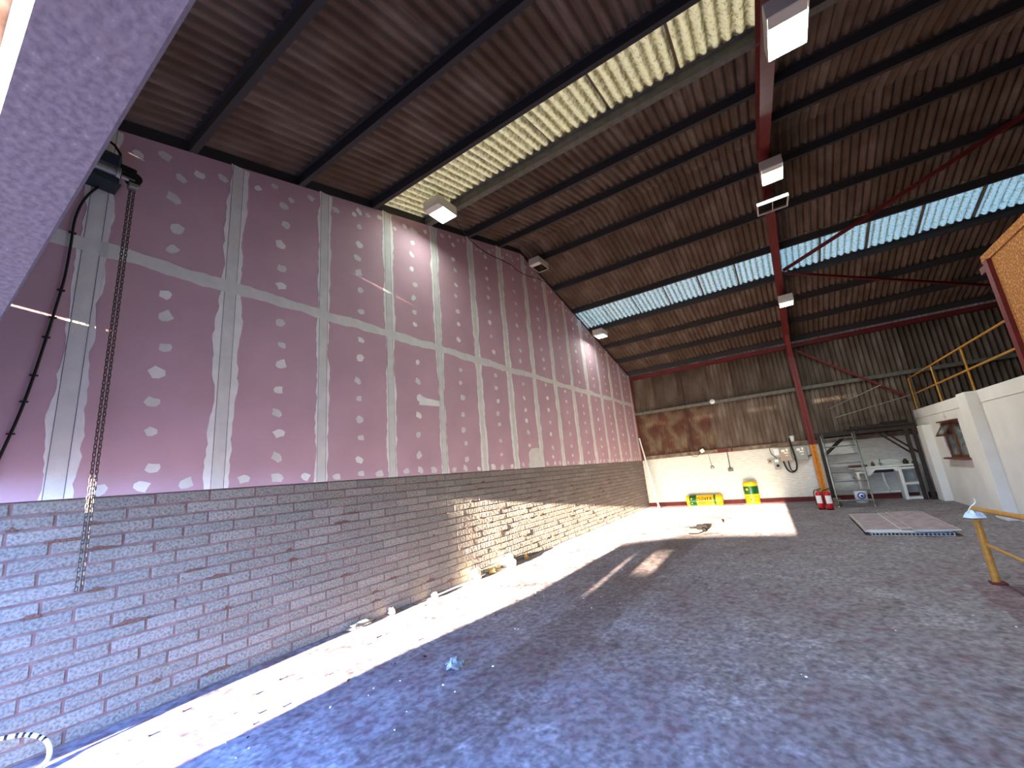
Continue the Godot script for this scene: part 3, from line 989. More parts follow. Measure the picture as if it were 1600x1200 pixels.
func make_office() -> void:
	var X := 8.78
	var H := 2.66
	var w := thing("wall_right", "smooth white office wall with shallow piers", "wall", Vector3.ZERO, "", "structure")
	# window opening: depth 14.22 to 15.72, height 1.22 to 2.15
	for b in [[0.2, 14.24, 0.0, H], [15.70, FAR, 0.0, H], [14.24, 15.70, 0.0, 1.22], [14.24, 15.70, 2.14, H]]:
		var s := Sh.new()
		s.ab(V(X, b[2], b[0]), V(X + 0.2, b[3], b[1]))
		part("wall_panel", s, mats.white_wall, w)
	for b in [[16.55, 17.10, 2.15], [12.62, 13.15, H + 0.001], [8.2, 8.75, H + 0.001]]:
		var s := Sh.new()
		s.cbox(V(X - 0.06, b[2] / 2, (b[0] + b[1]) / 2), Vector3(0.26, b[2], b[1] - b[0]), 0.012)
		part("pier", s, mats.white_wall, w)
	var s := Sh.new()
	s.ab(V(X - 0.012, 2.40, 0.2), V(X, 2.412, FAR))
	part("string_line", s, mats.white_wall, w)
	s = Sh.new()
	s.cbox(V(X - 0.03, 2.33, 15.05), Vector3(0.06, 0.10, 0.09), 0.01)
	solo("sensor", s, mats.white_enamel, "small white sensor box on the office wall above the brown window", "sensor")
	s = Sh.new()
	s.ab(V(X + 0.2, H - 0.12, 0.2), V(EAST, H, FAR))
	solo("mezzanine_deck", s, mats.steel_brown, "timber mezzanine deck over the white offices", "deck", "", "structure")
	# brown timber window
	var win := thing("window_1", "brown timber window with an open top light in the white office wall", "window", Vector3.ZERO, "", "structure")
	for b in [[14.24, 14.31, 1.22, 2.14], [15.63, 15.70, 1.22, 2.14], [14.93, 15.0, 1.22, 2.14], [14.31, 15.63, 1.22, 1.29], [14.31, 15.63, 2.07, 2.14], [15.0, 15.63, 1.78, 1.83]]:
		s = Sh.new()
		s.ab(V(X + 0.03, b[2], b[0]), V(X + 0.11, b[3], b[1]))
		part("frame", s, mats.brown_wood, win)
	s = Sh.new()
	s.cbox(V(X - 0.02, 1.20, 14.97), Vector3(0.20, 0.045, 1.62), 0.008)
	part("sill", s, mats.brown_wood, win)
	s = Sh.new()
	s.cbox(V(X - 0.01, 2.155, 14.97), Vector3(0.10, 0.03, 1.5), 0.005)
	part("head_board", s, mats.brown_wood, win)
	for b in [[14.31, 14.93, 1.29, 2.07], [15.0, 15.63, 1.29, 1.78]]:
		s = Sh.new()
		s.ab(V(X + 0.06, b[2], b[0]), V(X + 0.066, b[3], b[1]))
		part("pane", s, mats.pane, win)
	var sash := Node3D.new()   # the open top light
	sash.name = "top_light"
	win.add_child(sash)
	sash.position = V(X + 0.02, 2.07, 15.31)
	sash.rotation.z = deg_to_rad(-32)
	for b in [[Vector3(0, -0.02, 0), Vector3(0.03, 0.05, 0.66)], [Vector3(0, -0.31, 0), Vector3(0.03, 0.05, 0.66)], [Vector3(0, -0.165, 0.31), Vector3(0.03, 0.24, 0.045)], [Vector3(0, -0.165, -0.31), Vector3(0.03, 0.24, 0.045)]]:
		s = Sh.new()
		s.box(b[0], b[1])
		part("sash_rail", s, mats.brown_wood, sash)
	s = Sh.new()
	s.box(Vector3(0, -0.165, 0), Vector3(0.005, 0.25, 0.58))
	part("pane", s, mats.pane, sash)
	# dark room behind the window
	s = Sh.new()
	s.ab(V(X + 1.6, 0, 13.2), V(X + 1.7, H, 16.8))
	solo("wall_office_back", s, mats.white_wall, "back wall of the dim office behind the brown window", "wall", "", "structure")
	# chipboard room on the mezzanine
	var o := thing("chipboard_room", "chipboard clad room on the mezzanine with a red corner post", "room", Vector3.ZERO, "", "structure")
	var d := 4.2
	while d < 9.9:
		s = Sh.new()
		s.ab(V(8.72, H, d + 0.003), V(8.738, 4.72, minf(d + 1.22, 9.95) - 0.003))
		part("chipboard_panel", s, mats.osb, o)
		d += 1.22
	s = Sh.new()
	s.ab(V(8.74, H, 9.93), V(EAST - 0.1, 4.72, 9.95))
	part("chipboard_panel", s, mats.osb, o)
	s = Sh.new()
	s.ab(V(8.70, 4.66, 4.0), V(EAST - 0.1, 4.80, 10.24))
	part("roof_panel", s, mats.osb, o)
	s = Sh.new()
	s.ab(V(8.66, H, 9.95), V(8.80, 4.66, 10.10))
	part("corner_post", s, mats.steel_red, o)
	s = Sh.new()
	s.ab(V(8.68, 4.5, 10.05), V(8.78, 4.62, 10.35))
	part("roof_joist", s, mats.steel_red, o)
	# yellow guard rail along the deck edge
	var g := thing("guard_rail", "yellow tubular guard rail along the mezzanine edge", "railing")
	for p in [10.39, 12.87, 15.16, 17.61]:
		s = Sh.new()
		s.tube([V(8.84, H, p), V(8.84, 3.66, p)], 0.034 if p == 10.39 else 0.022, 10)
		part("post", s, mats.yellow_tube, g)
	for y in [3.66, 3.145]:
		s = Sh.new()
		s.tube([V(8.84, y, 10.39), V(8.84, y, 17.61)], 0.022, 10)
		part("rail", s, mats.yellow_tube, g)

# ------------------------------------------------------------------ things
func make_lamp(at: Vector3, on: bool, power: float, label: String, sx := 0.34, sz := 0.48) -> void:
	var t := thing("floodlight", label, "lamp", at, "box floodlights under the roof")
	# housing: four sides and a top, open below
	var hh := 0.19
	for b in [[Vector3(0, hh - 0.005, 0), Vector3(sx, 0.01, sz)], [Vector3(-sx / 2, hh / 2, 0), Vector3(0.012, hh, sz)], [Vector3(sx / 2, hh / 2, 0), Vector3(0.012, hh, sz)], [Vector3(0, hh / 2, -sz / 2), Vector3(sx, hh, 0.012)], [Vector3(0, hh / 2, sz / 2), Vector3(sx, hh, 0.012)]]:
		var s := Sh.new()
		s.cbox(b[0], b[1], 0.003)
		part("housing_side", s, mats.lamp_white, t)
	var s := Sh.new()
	s.cbox(Vector3(0, 0.012, sz * 0.36), Vector3(sx - 0.02, 0.02, sz * 0.26), 0.003)
	part("gear_cover", s, mats.lamp_white, t)
	s = Sh.new()
	s.ab(Vector3(-sx / 2 + 0.012, 0.018, -sz / 2 + 0.012), Vector3(sx / 2 - 0.012, 0.026, sz * 0.23))
	part("lens", s, mats.lamp_glow if on else mats.dark_glass, t)
	for sd in [-1, 1]:
		s = Sh.new()
		s.tube([Vector3(sd * sx * 0.3, hh, 0), Vector3(sd * sx * 0.3, hh + 0.14, 0)], 0.006, 6)
		part("hanger", s, mats.rubber, t)
	s = Sh.new()
	s.tube(smooth([Vector3(0, hh, -0.1), Vector3(0.05, hh + 0.1, -0.12), Vector3(-0.02, hh + 0.16, -0.06), Vector3(0.03, hh + 0.24, 0.02)], 4), 0.008, 6)
	part("lead", s, mats.rubber, t)
	if on:
		var l := AreaLight3D.new()
		l.name = "lamp_light"
		t.add_child(l)
		l.area_size = Vector2(sx - 0.04, sz * 0.66)
		l.position = Vector3(0, 0.012, -sz * 0.13)
		l.rotation.x = -PI / 2
		l.light_energy = power
		l.light_color = Color(.92, .98, .97)
		l.area_range = 30.0
		l.shadow_enabled = true

func make_lamps() -> void:
	make_lamp(V(0.74, 6.60, 5.04), true, 0.5, "lit box floodlight close to the pink wall under the cream rooflight", 0.36, 0.50)
	make_lamp(V(0.40, 7.43, 9.45), false, 0.0, "unlit box floodlight hanging by the ridge end of the pink wall", 0.32, 0.55)
	make_lamp(V(0.58, 6.25, 13.2), true, 0.5, "lit box floodlight close to the pink wall below the blue rooflight", 0.34, 0.54)
	make_lamp(V(6.06, 6.05, 4.62), true, 3.5, "large lit box floodlight under the red rafter showing its hot reflector", 0.36, 0.56)
	make_lamp(V(6.02, 7.10, 8.92), true, 3.5, "lit box floodlight under the red rafter above the dark louvred panel", 0.36, 0.56)
	make_lamp(V(6.02, 5.92, 13.8), true, 3.5, "lit box floodlight under the red rafter nearest the yellow column", 0.34, 0.54)
	# dark louvred panel hung under the rafter
	var t := thing("hanging_heater", "unlit radiant heater panel in a pale frame hung under the rafter", "heater", V(5.98, 7.02, 9.95))
	t.rotation.x = deg_to_rad(8)
	for b in [[Vector3(-0.28, 0, 0), Vector3(0.025, 0.07, 0.62)], [Vector3(0.28, 0, 0), Vector3(0.025, 0.07, 0.62)], [Vector3(0, 0, -0.3), Vector3(0.58, 0.07, 0.025)], [Vector3(0, 0, 0.3), Vector3(0.58, 0.07, 0.025)], [Vector3(0, -0.02, 0), Vector3(0.012, 0.03, 0.6)]]:
		var s := Sh.new()
		s.cbox(b[0], b[1], 0.004)
		part("frame", s, mats.lamp_white, t)
	var s := Sh.new()
	s.box(Vector3(0, 0.01, 0), Vector3(0.55, 0.03, 0.59))
	part("element", s, mats.dark_glass, t)
	for sd in [-0.2, 0.2]:
		s = Sh.new()
		s.tube([Vector3(sd, 0.03, 0), Vector3(sd * 0.2, 0.36, 0)], 0.006, 6)
		part("hanger", s, mats.rubber, t)
	# cords and a white disc on the far sheeting rail
	s = Sh.new()
	s.tube(smooth([V(0.80, 6.66, 5.31), V(0.5, 6.72, 6.2), V(0.2, 6.98, 7.2), V(0.12, 7.18, 8.3), V(0.10, 7.17, 8.75), V(0.10, 7.22, 9.3), V(0.12, 7.35, 9.9), V(0.2, 7.36, 10.6)], 6), 0.010, 6)
	solo("lamp_cord", s, mats.rubber, "slack dark cord sagging along the top of the pink wall", "cord")
	s = Sh.new()
	s.tube(smooth([V(0.55, 6.55, 12.9), V(0.45, 6.75, 12.7), V(0.3, 7.1, 11.9), V(0.22, 7.3, 11.1)], 6), 0.008, 6)
	solo("lamp_cord", s, mats.rubber, "thin dark cord rising from the floodlight below the blue rooflight", "cord")
	s = Sh.new()
	s.lathe([Vector2(0, 0), Vector2(0.09, 0), Vector2(0.10, 0.03), Vector2(0.06, 0.07), Vector2(0, 0.075)], V(3.13, 3.93, FAR - 0.13), Vector3(0, 0, 1), 18)
	solo("disc_light", s, mats.plastic_white, "small white disc lamp on the far sheeting rail", "lamp")

func make_end_wall_things() -> void:
	var s: Sh
	# white pole leaning in the corner
	s = Sh.new()
	s.tube([V(0.58, 0.0, FAR - 0.75), V(0.07, 2.85, FAR - 0.22)], [0.036, 0.030], 10)
	solo("leaning_pole", s, mats.plastic_white, "long white pole leaning in the corner by the block wall", "pole")
	# insulation rolls
	var t := thing("insulation_roll", "yellow and green wrapped insulation roll lying against the white wall", "roll", V(1.55, 0.205, FAR - 0.24), "insulation rolls by the far wall")
	roll(t, Vector3.RIGHT, 1.30, 0.20, 0.20, 0.28, true)
	t = thing("insulation_roll", "yellow and green wrapped insulation roll standing upright by the white wall", "roll", V(3.83, 0.0, FAR - 0.26), "insulation rolls by the far wall")
	roll(t, Vector3.UP, 0.80, 0.235, 0.30, 0.60, false)
	# electrical boxes
	box_thing("distribution_board", Vector3(5.14, 1.66, 0), Vector3(0.34, 0.48, 0.15), mats.box_beige, "beige electrical cabinet with cables looping from its base", "cabinet", 1)
	box_thing("distribution_board", Vector3(5.60, 1.66, 0), Vector3(0.36, 0.50, 0.15), mats.box_grey, "grey-beige electrical cabinet beside the yellow column", "cabinet", 2)
	box_thing("isolator_switch", Vector3(4.82, 1.34, 0), Vector3(0.20, 0.40, 0.12), mats.box_grey, "grey isolator switch with a dark round knob on the white wall", "switch", 3)
	box_thing("junction_box", Vector3(4.61, 1.46, 0), Vector3(0.13, 0.17, 0.08), mats.box_beige, "little beige junction box beside the grey isolator", "box", 4)
	box_thing("meter_board", Vector3(4.88, 1.76, 0), Vector3(0.16, 0.24, 0.05), mats.plastic_white, "plain white blank plate beside the beige electrical cabinet", "plate", 0)
	# cables
	var loops := [[V(5.34, 2.2, FAR - 0.14), V(5.37, 1.9, FAR - 0.20), V(5.40, 1.4, FAR - 0.18), V(5.36, 1.12, FAR - 0.14), V(5.22, 1.02, FAR - 0.12), V(5.09, 1.12, FAR - 0.12), V(5.02, 1.42, FAR - 0.08)], [V(5.37, 1.5, FAR - 0.16), V(5.40, 1.25, FAR - 0.14), V(5.33, 1.08, FAR - 0.10), V(5.20, 1.10, FAR - 0.09), V(5.17, 1.42, FAR - 0.08)]]
	for i in 2:
		s = Sh.new()
		s.tube(smooth(loops[i], 6), [0.026, 0.018][i], 8)
		solo("power_lead", s, mats.rubber, ["thick black lead dropping from the ring beam and looping under the cabinet", "thinner black lead looped inside the thick one under the cabinet"][i], "cable")
	s = Sh.new()
	s.tube(smooth([V(4.98, 2.02, FAR - 0.08), V(4.72, 1.97, FAR - 0.05), V(4.70, 1.75, FAR - 0.04), V(4.84, 1.55, FAR - 0.04), V(4.97, 1.54, FAR - 0.05)], 6), 0.010, 6)
	solo("power_lead", s, mats.rubber, "thin black lead curving round the white plate to the beige cabinet", "cable")
	t = thing("emergency_beacon", "white cup-shaped beacon standing on the ring beam", "beacon", V(5.44, 2.075, FAR - 0.02))
	s = Sh.new()
	s.lathe([Vector2(0, 0), Vector2(0.05, 0), Vector2(0.075, 0.18), Vector2(0.0, 0.185)], Vector3.ZERO, Vector3.UP, 16)
	part("cup", s, mats.plastic_white, t)
	s = Sh.new()
	s.lathe([Vector2(0, 0.185), Vector2(0.08, 0.185), Vector2(0.08, 0.21), Vector2(0, 0.212)], Vector3.ZERO, Vector3.UP, 16)
	part("rim", s, mats.white_enamel, t)
	# conduits with their boxes
	t = thing("light_switch", "small round switch on a thin conduit below the ring beam", "switch", V(2.66, 1.40, FAR - 0.03))
	s = Sh.new()
	s.tube([Vector3(-0.05, 0.5, 0), Vector3(-0.01, 0.08, 0)], 0.012, 6)
	part("conduit", s, mats.box_grey, t)
	s = Sh.new()
	s.lathe([Vector2(0, 0.03), Vector2(0.045, 0.03), Vector2(0.05, 0), Vector2(0.075, 0), Vector2(0.075, -0.03), Vector2(0, -0.03)], Vector3.ZERO, Vector3(0, 0, 1), 16)
	part("round_box", s, mats.box_grey, t)
	t = thing("wall_socket", "grey double socket on a straight conduit below the ring beam", "socket", V(3.28, 1.26, FAR - 0.04))
	s = Sh.new()
	s.tube([Vector3(0, 0.72, 0), Vector3(0, 0.06, 0)], 0.014, 6)
	part("conduit", s, mats.steel_black, t)
	s = Sh.new()
	s.cbox(Vector3.ZERO, Vector3(0.17, 0.12, 0.08), 0.01)
	part("box", s, mats.steel_grey, t)
	t = thing("security_light", "small white tilted security light on the ring beam with a looping lead", "lamp", V(2.43, 2.07, FAR - 0.14))
	s = Sh.new()
	s.cbox(Vector3.ZERO, Vector3(0.15, 0.13, 0.12), 0.015, Basis(Vector3(0, 0, 1), 0.5))
	part("head", s, mats.plastic_white, t)
	s = Sh.new()
	s.tube(smooth([Vector3(-0.08, -0.03, 0), Vector3(-0.22, -0.20, 0.05), Vector3(-0.40, -0.16, 0.06), Vector3(-0.55, -0.02, 0.05)], 6), 0.010, 6)
	part("lead", s, mats.rubber, t)

func box_thing(called: String, at: Vector3, size: Vector3, m: Material, label: String, cat: String, kind: int) -> void:
	var t := thing(called, label, cat, V(at.x, at.y, FAR - size.z / 2))
	var s := Sh.new()
	s.cbox(Vector3.ZERO, size, 0.008)
	part("body", s, m, t)
	if kind in [1, 2]:
		s = Sh.new()
		s.cbox(Vector3(0.0, 0.05, size.z / 2 + 0.008), Vector3(size.x * 0.86, size.y * 0.66, 0.016), 0.004)
		part("door", s, mats.box_beige if kind == 1 else mats.box_grey, t)
		for b in [[-0.06, 0.10, 0.10, 0.08], [0.06, 0.12, 0.06, 0.09], [0.02, 0.02, 0.13, 0.05], [0.03, -0.07, 0.09, 0.03]]:
			s = Sh.new()
			s.box(Vector3(b[0], b[1] + 0.02, size.z / 2 + 0.018), Vector3(b[2], b[3], 0.006))
			part("label_plate", s, [mats.print_white, mats.ink, mats.print_white, mats.box_grey][int(absf(b[0]) * 1000) % 4], t)
		if kind == 2:
			s = Sh.new()
			s.tube([Vector3(size.x / 2, -0.14, 0), Vector3(size.x / 2 + 0.12, -0.10, 0.03)], 0.02, 8)
			part("switch_handle", s, mats.rubber, t)
	elif kind == 3:
		s = Sh.new()
		s.lathe([Vector2(0, 0), Vector2(0.05, 0), Vector2(0.042, 0.04), Vector2(0, 0.042)], Vector3(0.01, -0.06, size.z / 2), Vector3(0, 0, 1), 14)
		part("knob", s, mats.ink, t)
		s = Sh.new()
		s.box(Vector3(0, 0.11, size.z / 2 + 0.002), Vector3(0.11, 0.09, 0.004))
		part("label_plate", s, mats.print_white, t)
	elif kind == 4:
		s = Sh.new()
		s.lathe([Vector2(0, 0), Vector2(0.03, 0), Vector2(0.025, 0.02), Vector2(0, 0.022)], Vector3(0, 0, size.z / 2), Vector3(0, 0, 1), 10)
		part("push_button", s, mats.brown_wood, t)

func roll(t: Node3D, ax: Vector3, len_: float, r: float, g0: float, g1: float, lying: bool) -> void:
	var prof := [Vector2(0, 0), Vector2(r * 0.75, 0.0), Vector2(r * 0.95, 0.02), Vector2(r, 0.06), Vector2(r * 1.01, len_ * 0.5), Vector2(r, len_ - 0.06), Vector2(r * 0.94, len_ - 0.02), Vector2(r * 0.7, len_), Vector2(0, len_ + 0.005)]
	var s := Sh.new()
	s.lathe(prof, Vector3.ZERO, ax, 28)
	part("wrapped_roll", s, mats.wrap_yellow, t)
	var bands := [[0.13, 0.39], [1.0, 1.07]] if lying else [[0.36, 0.64]]
	for b in bands:
		s = Sh.new()
		s.lathe([Vector2(r * 1.008, b[0]), Vector2(r * 1.016, b[0] + 0.004), Vector2(r * 1.016, b[1] - 0.004), Vector2(r * 1.008, b[1])], Vector3.ZERO, ax, 28)
		part("printed_band", s, mats.wrap_green, t)
	var f := SystemFont.new()
	f.font_names = PackedStringArray(["Droid Sans"])
	f.font_weight = 700
	f.font_italic = true
	if lying:
		for q in [["ISOVER", 0.42, 0.060, 0.0, mats.ink, 0.16], ["insulation", 0.42, -0.075, 0.0, mats.ink, 0.05]]:
			if q[0] == "insulation": continue
			curved_text(t, q[0], f, q[5], q[4], Vector3(q[1], q[2], 0), r)
		for y in [-0.055, -0.10]:
			s = Sh.new()
			s.ab(Vector3(0.42, y - 0.008, r * 0.86), Vector3(0.92, y + 0.008, sqrt(maxf(0.0, r * r * 1.03 - y * y)) + 0.006))
			part("print_line", s, mats.ink, t)
		for p in [[0.21, 0.08, 0.030], [0.21, -0.10, 0.026]]:
			dot(t, Vector3(p[0], p[1], sqrt(r * r * 1.04 - p[1] * p[1])), p[2], mats.wrap_yellow, Vector3(0, p[1], r).normalized())
	else:
		dot(t, Vector3(-0.11, 0.53, sqrt(r * r * 1.04 - 0.0121)), 0.042, mats.wrap_yellow, Vector3(-0.11, 0, r).normalized())
		for p in [[-0.12, 0.28], [0.02, 0.24], [0.12, 0.27], [-0.04, 0.18], [0.09, 0.14]]:
			dot(t, Vector3(p[0], p[1], sqrt(r * r * 1.03 - p[0] * p[0])), 0.022, mats.brown_wood, Vector3(p[0], 0, r).normalized())

func dot(t: Node3D, at: Vector3, r: float, m: Material, nrm: Vector3) -> void:
	var s := Sh.new()
	s.lathe([Vector2(r, -0.01), Vector2(r, 0.004), Vector2(0, 0.005)], at, nrm, 14)
	part("print_mark", s, m, t)

func curved_text(t: Node3D, text: String, f: Font, size: float, m: Material, at: Vector3, r: float) -> void:
	var tm := TextMesh.new()
	tm.text = text
	tm.font = f
	tm.font_size = 64
	tm.pixel_size = size / 64.0
	tm.depth = 0.012
	var o := mi("lettering", tm, m, t)
	var w := 0.46
	o.position = at + Vector3(w / 2 + 0.02, 0, sqrt(r * r - at.y * at.y) + 0.004)
	o.rotation.x = -asin(at.y / r)

func make_sink_corner() -> void:
	var s: Sh
	var X0 := 6.75
	# sink unit: white worktop on end frames with a dark bowl
	var t := thing("sink_unit", "white open sink unit with dark bowl under the steel platform", "sink unit", V(0, 0, FAR))
	s = Sh.new()
	s.cbox(V(7.62, 1.02, FAR - 0.28), Vector3(1.68, 0.05, 0.54), 0.006)
	solo("worktop", s, mats.white_enamel, "long white worktop over the sink unit and the open cupboard", "worktop")
	s = Sh.new()
	s.prism(PackedVector2Array([Vector2(6.9, 0.99), Vector2(7.935, 0.99), Vector2(7.935, 0.86), Vector2(7.88, 0.86), Vector2(7.84, 0.93), Vector2(7.40, 0.93), Vector2(7.24, 0.76), Vector2(7.16, 0.76), Vector2(7.2, 0.86), Vector2(6.9, 0.86)]), Vector3(0, 0, 0.52), Vector3.RIGHT, Vector3.UP, Vector3(0, 0, 0.02))
	part("apron", s, mats.white_enamel, t)
	s = Sh.new()
	s.ab(Vector3(7.36, 0.84, 0.12), Vector3(7.84, 0.985, 0.46))
	part("bowl", s, mats.ink, t)
	s = Sh.new()
	s.tube([Vector3(7.6, 0.84, 0.25), Vector3(7.6, 0.55, 0.25)], 0.035, 10)
	s.tube([Vector3(7.6, 0.55, 0.25), Vector3(7.66, 0.3, 0.22), Vector3(7.66, 0.2, 0.05)], 0.02, 8)
	part("waste_pipe", s, mats.plastic_white, t)
	s = Sh.new()
	s.ab(Vector3(7.2, 0.20, 0.02), Vector3(7.93, 0.24, 0.10))
	part("lower_rail", s, mats.white_enamel, t)
	s = Sh.new()
	s.ab(Vector3(6.92, 0.16, 0.30), Vector3(6.98, 0.86, 0.54))
	part("side_panel", s, mats.white_enamel, t)
	# open cupboard
	t = thing("cupboard", "white open-fronted cupboard with two compartments beside the sink", "cupboard", V(0, 0, FAR))
	for b in [[7.94, 8.02, 0.0, 0.98], [8.36, 8.45, 0.0, 0.98]]:
		s = Sh.new()
		s.ab(Vector3(b[0], b[2], 0.02), Vector3(b[1], b[3], 0.54))
		part("side_panel", s, mats.white_enamel, t)
	for y in [0.04, 0.47, 0.94]:
		s = Sh.new()
		s.ab(Vector3(8.02, y - 0.03, 0.05), Vector3(8.36, y + 0.03, 0.54))
		part("shelf", s, mats.white_enamel, t)
	# taps and bottles on the worktop
	t = thing("mixer_tap", "chrome swan-neck tap at the back of the sink", "tap", V(7.62, 1.045, FAR - 0.1))
	s = Sh.new()
	s.tube(smooth([Vector3.ZERO, Vector3(0, 0.16, 0), Vector3(0, 0.2, 0.05), Vector3(0, 0.16, 0.12)], 5), 0.013, 8)
	part("spout", s, mats.aluminium, t)
	s = Sh.new()
	s.tube([Vector3(-0.05, 0.06, 0), Vector3(0.05, 0.06, 0)], 0.012, 8)
	part("handle", s, mats.aluminium, t)
	var items := [[7.42, 0.05, 0.14, "brown_wood", "short brown bottle on the sink worktop beside the tap"], [8.22, 0.07, 0.16, "steel_brown", "dark round pot above the open cupboard"], [8.40, 0.05, 0.08, "brown_wood", "low brown tin above the open cupboard"]]
	for q in items:
		s = Sh.new()
		s.lathe([Vector2(0, 0), Vector2(q[1], 0), Vector2(q[1], q[2] * 0.6), Vector2(q[1] * 0.5, q[2] * 0.8), Vector2(q[1] * 0.5, q[2]), Vector2(0, q[2])], V(q[0], 1.045, FAR - 0.2), Vector3.UP, 14)
		solo("bottle", s, mats[q[3]], q[4], "bottle")
	s = Sh.new()
	s.cbox(V(7.02, 1.075, FAR - 0.3), Vector3(0.42, 0.06, 0.3), 0.01, Basis(Vector3.UP, 0.2))
	solo("rag", s, mats.brown_wood, "crumpled brown rag heaped on the sink worktop", "rag")
	# white tub with a round blue emblem
	t = thing("paint_tub", "white tub with a round blue swirl emblem behind the aluminium steps", "tub", V(6.84, 0, 16.95))
	s = Sh.new()
	s.lathe([Vector2(0, 0), Vector2(0.145, 0), Vector2(0.17, 0.34), Vector2(0.178, 0.35), Vector2(0.178, 0.38), Vector2(0.0, 0.385)], Vector3.ZERO, Vector3.UP, 24)
	part("tub", s, mats.plastic_white, t)
	for q in [[0.10, 0.0, 0.0, mats.print_blue, 0.168], [0.068, 0.0, 0.0, mats.plastic_white, 0.171], [0.04, 0.012, -0.01, mats.print_blue, 0.174]]:
		s = Sh.new()
		s.lathe([Vector2(q[0], -0.02), Vector2(q[0], 0.004), Vector2(0, 0.005)], Vector3(q[1], 0.22 + q[2], q[4]), Vector3(0, 0, 1), 22)
		part("emblem", s, q[3], t)
	# steel platform frame
	t = thing("steel_platform", "dark brown steel platform frame with diagonal braces above the sink", "platform")
	for b in [[V(6.10, 2.10, 17.15), V(8.58, 2.24, 17.22)], [V(6.10, 2.10, 17.75), V(8.58, 2.24, 17.82)]]:
		s = Sh.new()
		s.ab(b[0], b[1])
		part("beam", s, mats.steel_brown, t)
	s = Sh.new()
	s.ab(V(6.9, 2.245, 17.1), V(8.58, 2.28, 17.85))
	part("deck_board", s, mats.steel_brown, t)
	for p in [[8.30, 17.15], [8.48, 17.15], [6.12, 17.15]]:
		s = Sh.new()
		s.ab(V(p[0], 0, p[1]), V(p[0] + 0.09, 2.1, p[1] + 0.09))
		part("post", s, mats.steel_brown, t)
	for q in [[V(7.68, 2.08, 17.2), V(8.32, 1.38, 17.2)], [V(7.86, 2.08, 17.3), V(8.5, 1.38, 17.3)], [V(6.86, 2.08, 17.2), V(6.2, 1.5, 17.2)]]:
		s = Sh.new()
		s.tube(q, 0.028 if q[0].x > 7 else 0.05, 4)
		part("diagonal_brace", s, mats.steel_brown, t)
	# dark timber offcuts stored on the deck
	for q in [[7.7, 2.312, 17.3, 1.3, 0.06], [8.2, 2.345, 17.7, 0.6, 0.12]]:
		s = Sh.new()
		s.cbox(V(q[0], q[1], q[2]), Vector3(q[3], q[4], 0.25), 0.005, Basis(Vector3.UP, 0.12))
		solo("timber_offcut", s, mats.steel_brown, ["flat dark timber lying along the platform deck", "thick dark timber block at the office end of the platform"][0 if q[3] > 1 else 1], "timber")
	for q in [[V(6.65, 3.02, 17.3), V(8.05, 3.52, 16.9)], [V(6.75, 2.70, 17.3), V(8.66, 3.09, 17.0)]]:
		s = Sh.new()
		s.tube(q, 0.016, 8)
		solo("steel_tube", s, mats.aluminium, ["upper thin grey tube slung across the dark cladding above the platform", "lower thin grey tube reaching the yellow guard rail"][0 if q[0].y > 3 else 1], "tube")
	# aluminium steps up to the platform
	t = thing("aluminium_steps", "tall aluminium steps leaning up to the steel platform", "steps")
	var a := V(6.15, 0, 15.62)
	var b2 := V(6.22, 2.14, 17.12)
	var w := 0.82
	for k in 2:
		s = Sh.new()
		var off := Vector3(w * k, 0, 0)
		var dirn := (b2 - a).normalized()
		s.box((a + b2) / 2 + off, Vector3(0.026, 0.055, a.distance_to(b2)), Basis.looking_at(dirn, Vector3.UP))
		part("stile", s, mats.aluminium, t)
		s = Sh.new()
		s.tube(smooth([a + off + Vector3(0, 0.10, 0), a.lerp(b2, 0.3) + off + Vector3(0.02, 0.12, 0.08), a.lerp(b2, 0.42) + off + Vector3(0.02, 0.30, 0.10), b2 + off + Vector3(0.05, 0.05, 0.1)], 5), 0.014, 8)
		part("handrail", s, mats.aluminium, t)
	for i in 8:
		s = Sh.new()
		var p := a.lerp(b2, (i + 0.75) / 8.2)
		s.cbox(p + Vector3(w / 2, 0, 0), Vector3(w, 0.035, 0.14), 0.005)
		part("tread", s, mats.aluminium, t)
	# fire extinguishers
	for i in 2:
		var e := thing("fire_extinguisher", ["red fire extinguisher with white label standing by the yellow column", "red fire extinguisher tucked behind its pair by the yellow column"][i], "extinguisher", [V(5.92, 0, 15.3), V(5.73, 0, 15.44)][i], "fire extinguishers by the column")
		e.rotation.y = [0.2, -0.4][i]
		s = Sh.new()
		s.lathe([Vector2(0, 0), Vector2(0.085, 0), Vector2(0.088, 0.02)], Vector3.ZERO, Vector3.UP, 20)
		part("foot_ring", s, mats.rubber, e)
		s = Sh.new()
		s.lathe([Vector2(0.0, 0.02), Vector2(0.085, 0.02), Vector2(0.09, 0.05), Vector2(0.09, 0.42), Vector2(0.075, 0.48), Vector2(0.03, 0.51), Vector2(0.022, 0.55), Vector2(0, 0.55)], Vector3.ZERO, Vector3.UP, 24)
		part("cylinder", s, mats.ext_red, e)
		s = Sh.new()
		for j in 10:
			var a0 := -0.9 + 1.8 * j / 10.0
			var a1 := -0.9 + 1.8 * (j + 1) / 10.0
			var p0 := Vector3(sin(a0), 0, cos(a0)) * 0.0915
			var p1 := Vector3(sin(a1), 0, cos(a1)) * 0.0915
			s.quad(p0 + Vector3(0, 0.18, 0), p1 + Vector3(0, 0.18, 0), p1 + Vector3(0, 0.40, 0), p0 + Vector3(0, 0.40, 0))
		part("label_sheet", s, mats.print_white, e)
		s = Sh.new()
		s.cbox(Vector3(0.03, 0.58, 0), Vector3(0.14, 0.02, 0.03), 0.004, Basis(Vector3(0, 0, 1), 0.3))
		s.cbox(Vector3(0.03, 0.555, 0), Vector3(0.12, 0.016, 0.03), 0.004)
		part("lever", s, mats.rubber, e)
		s = Sh.new()
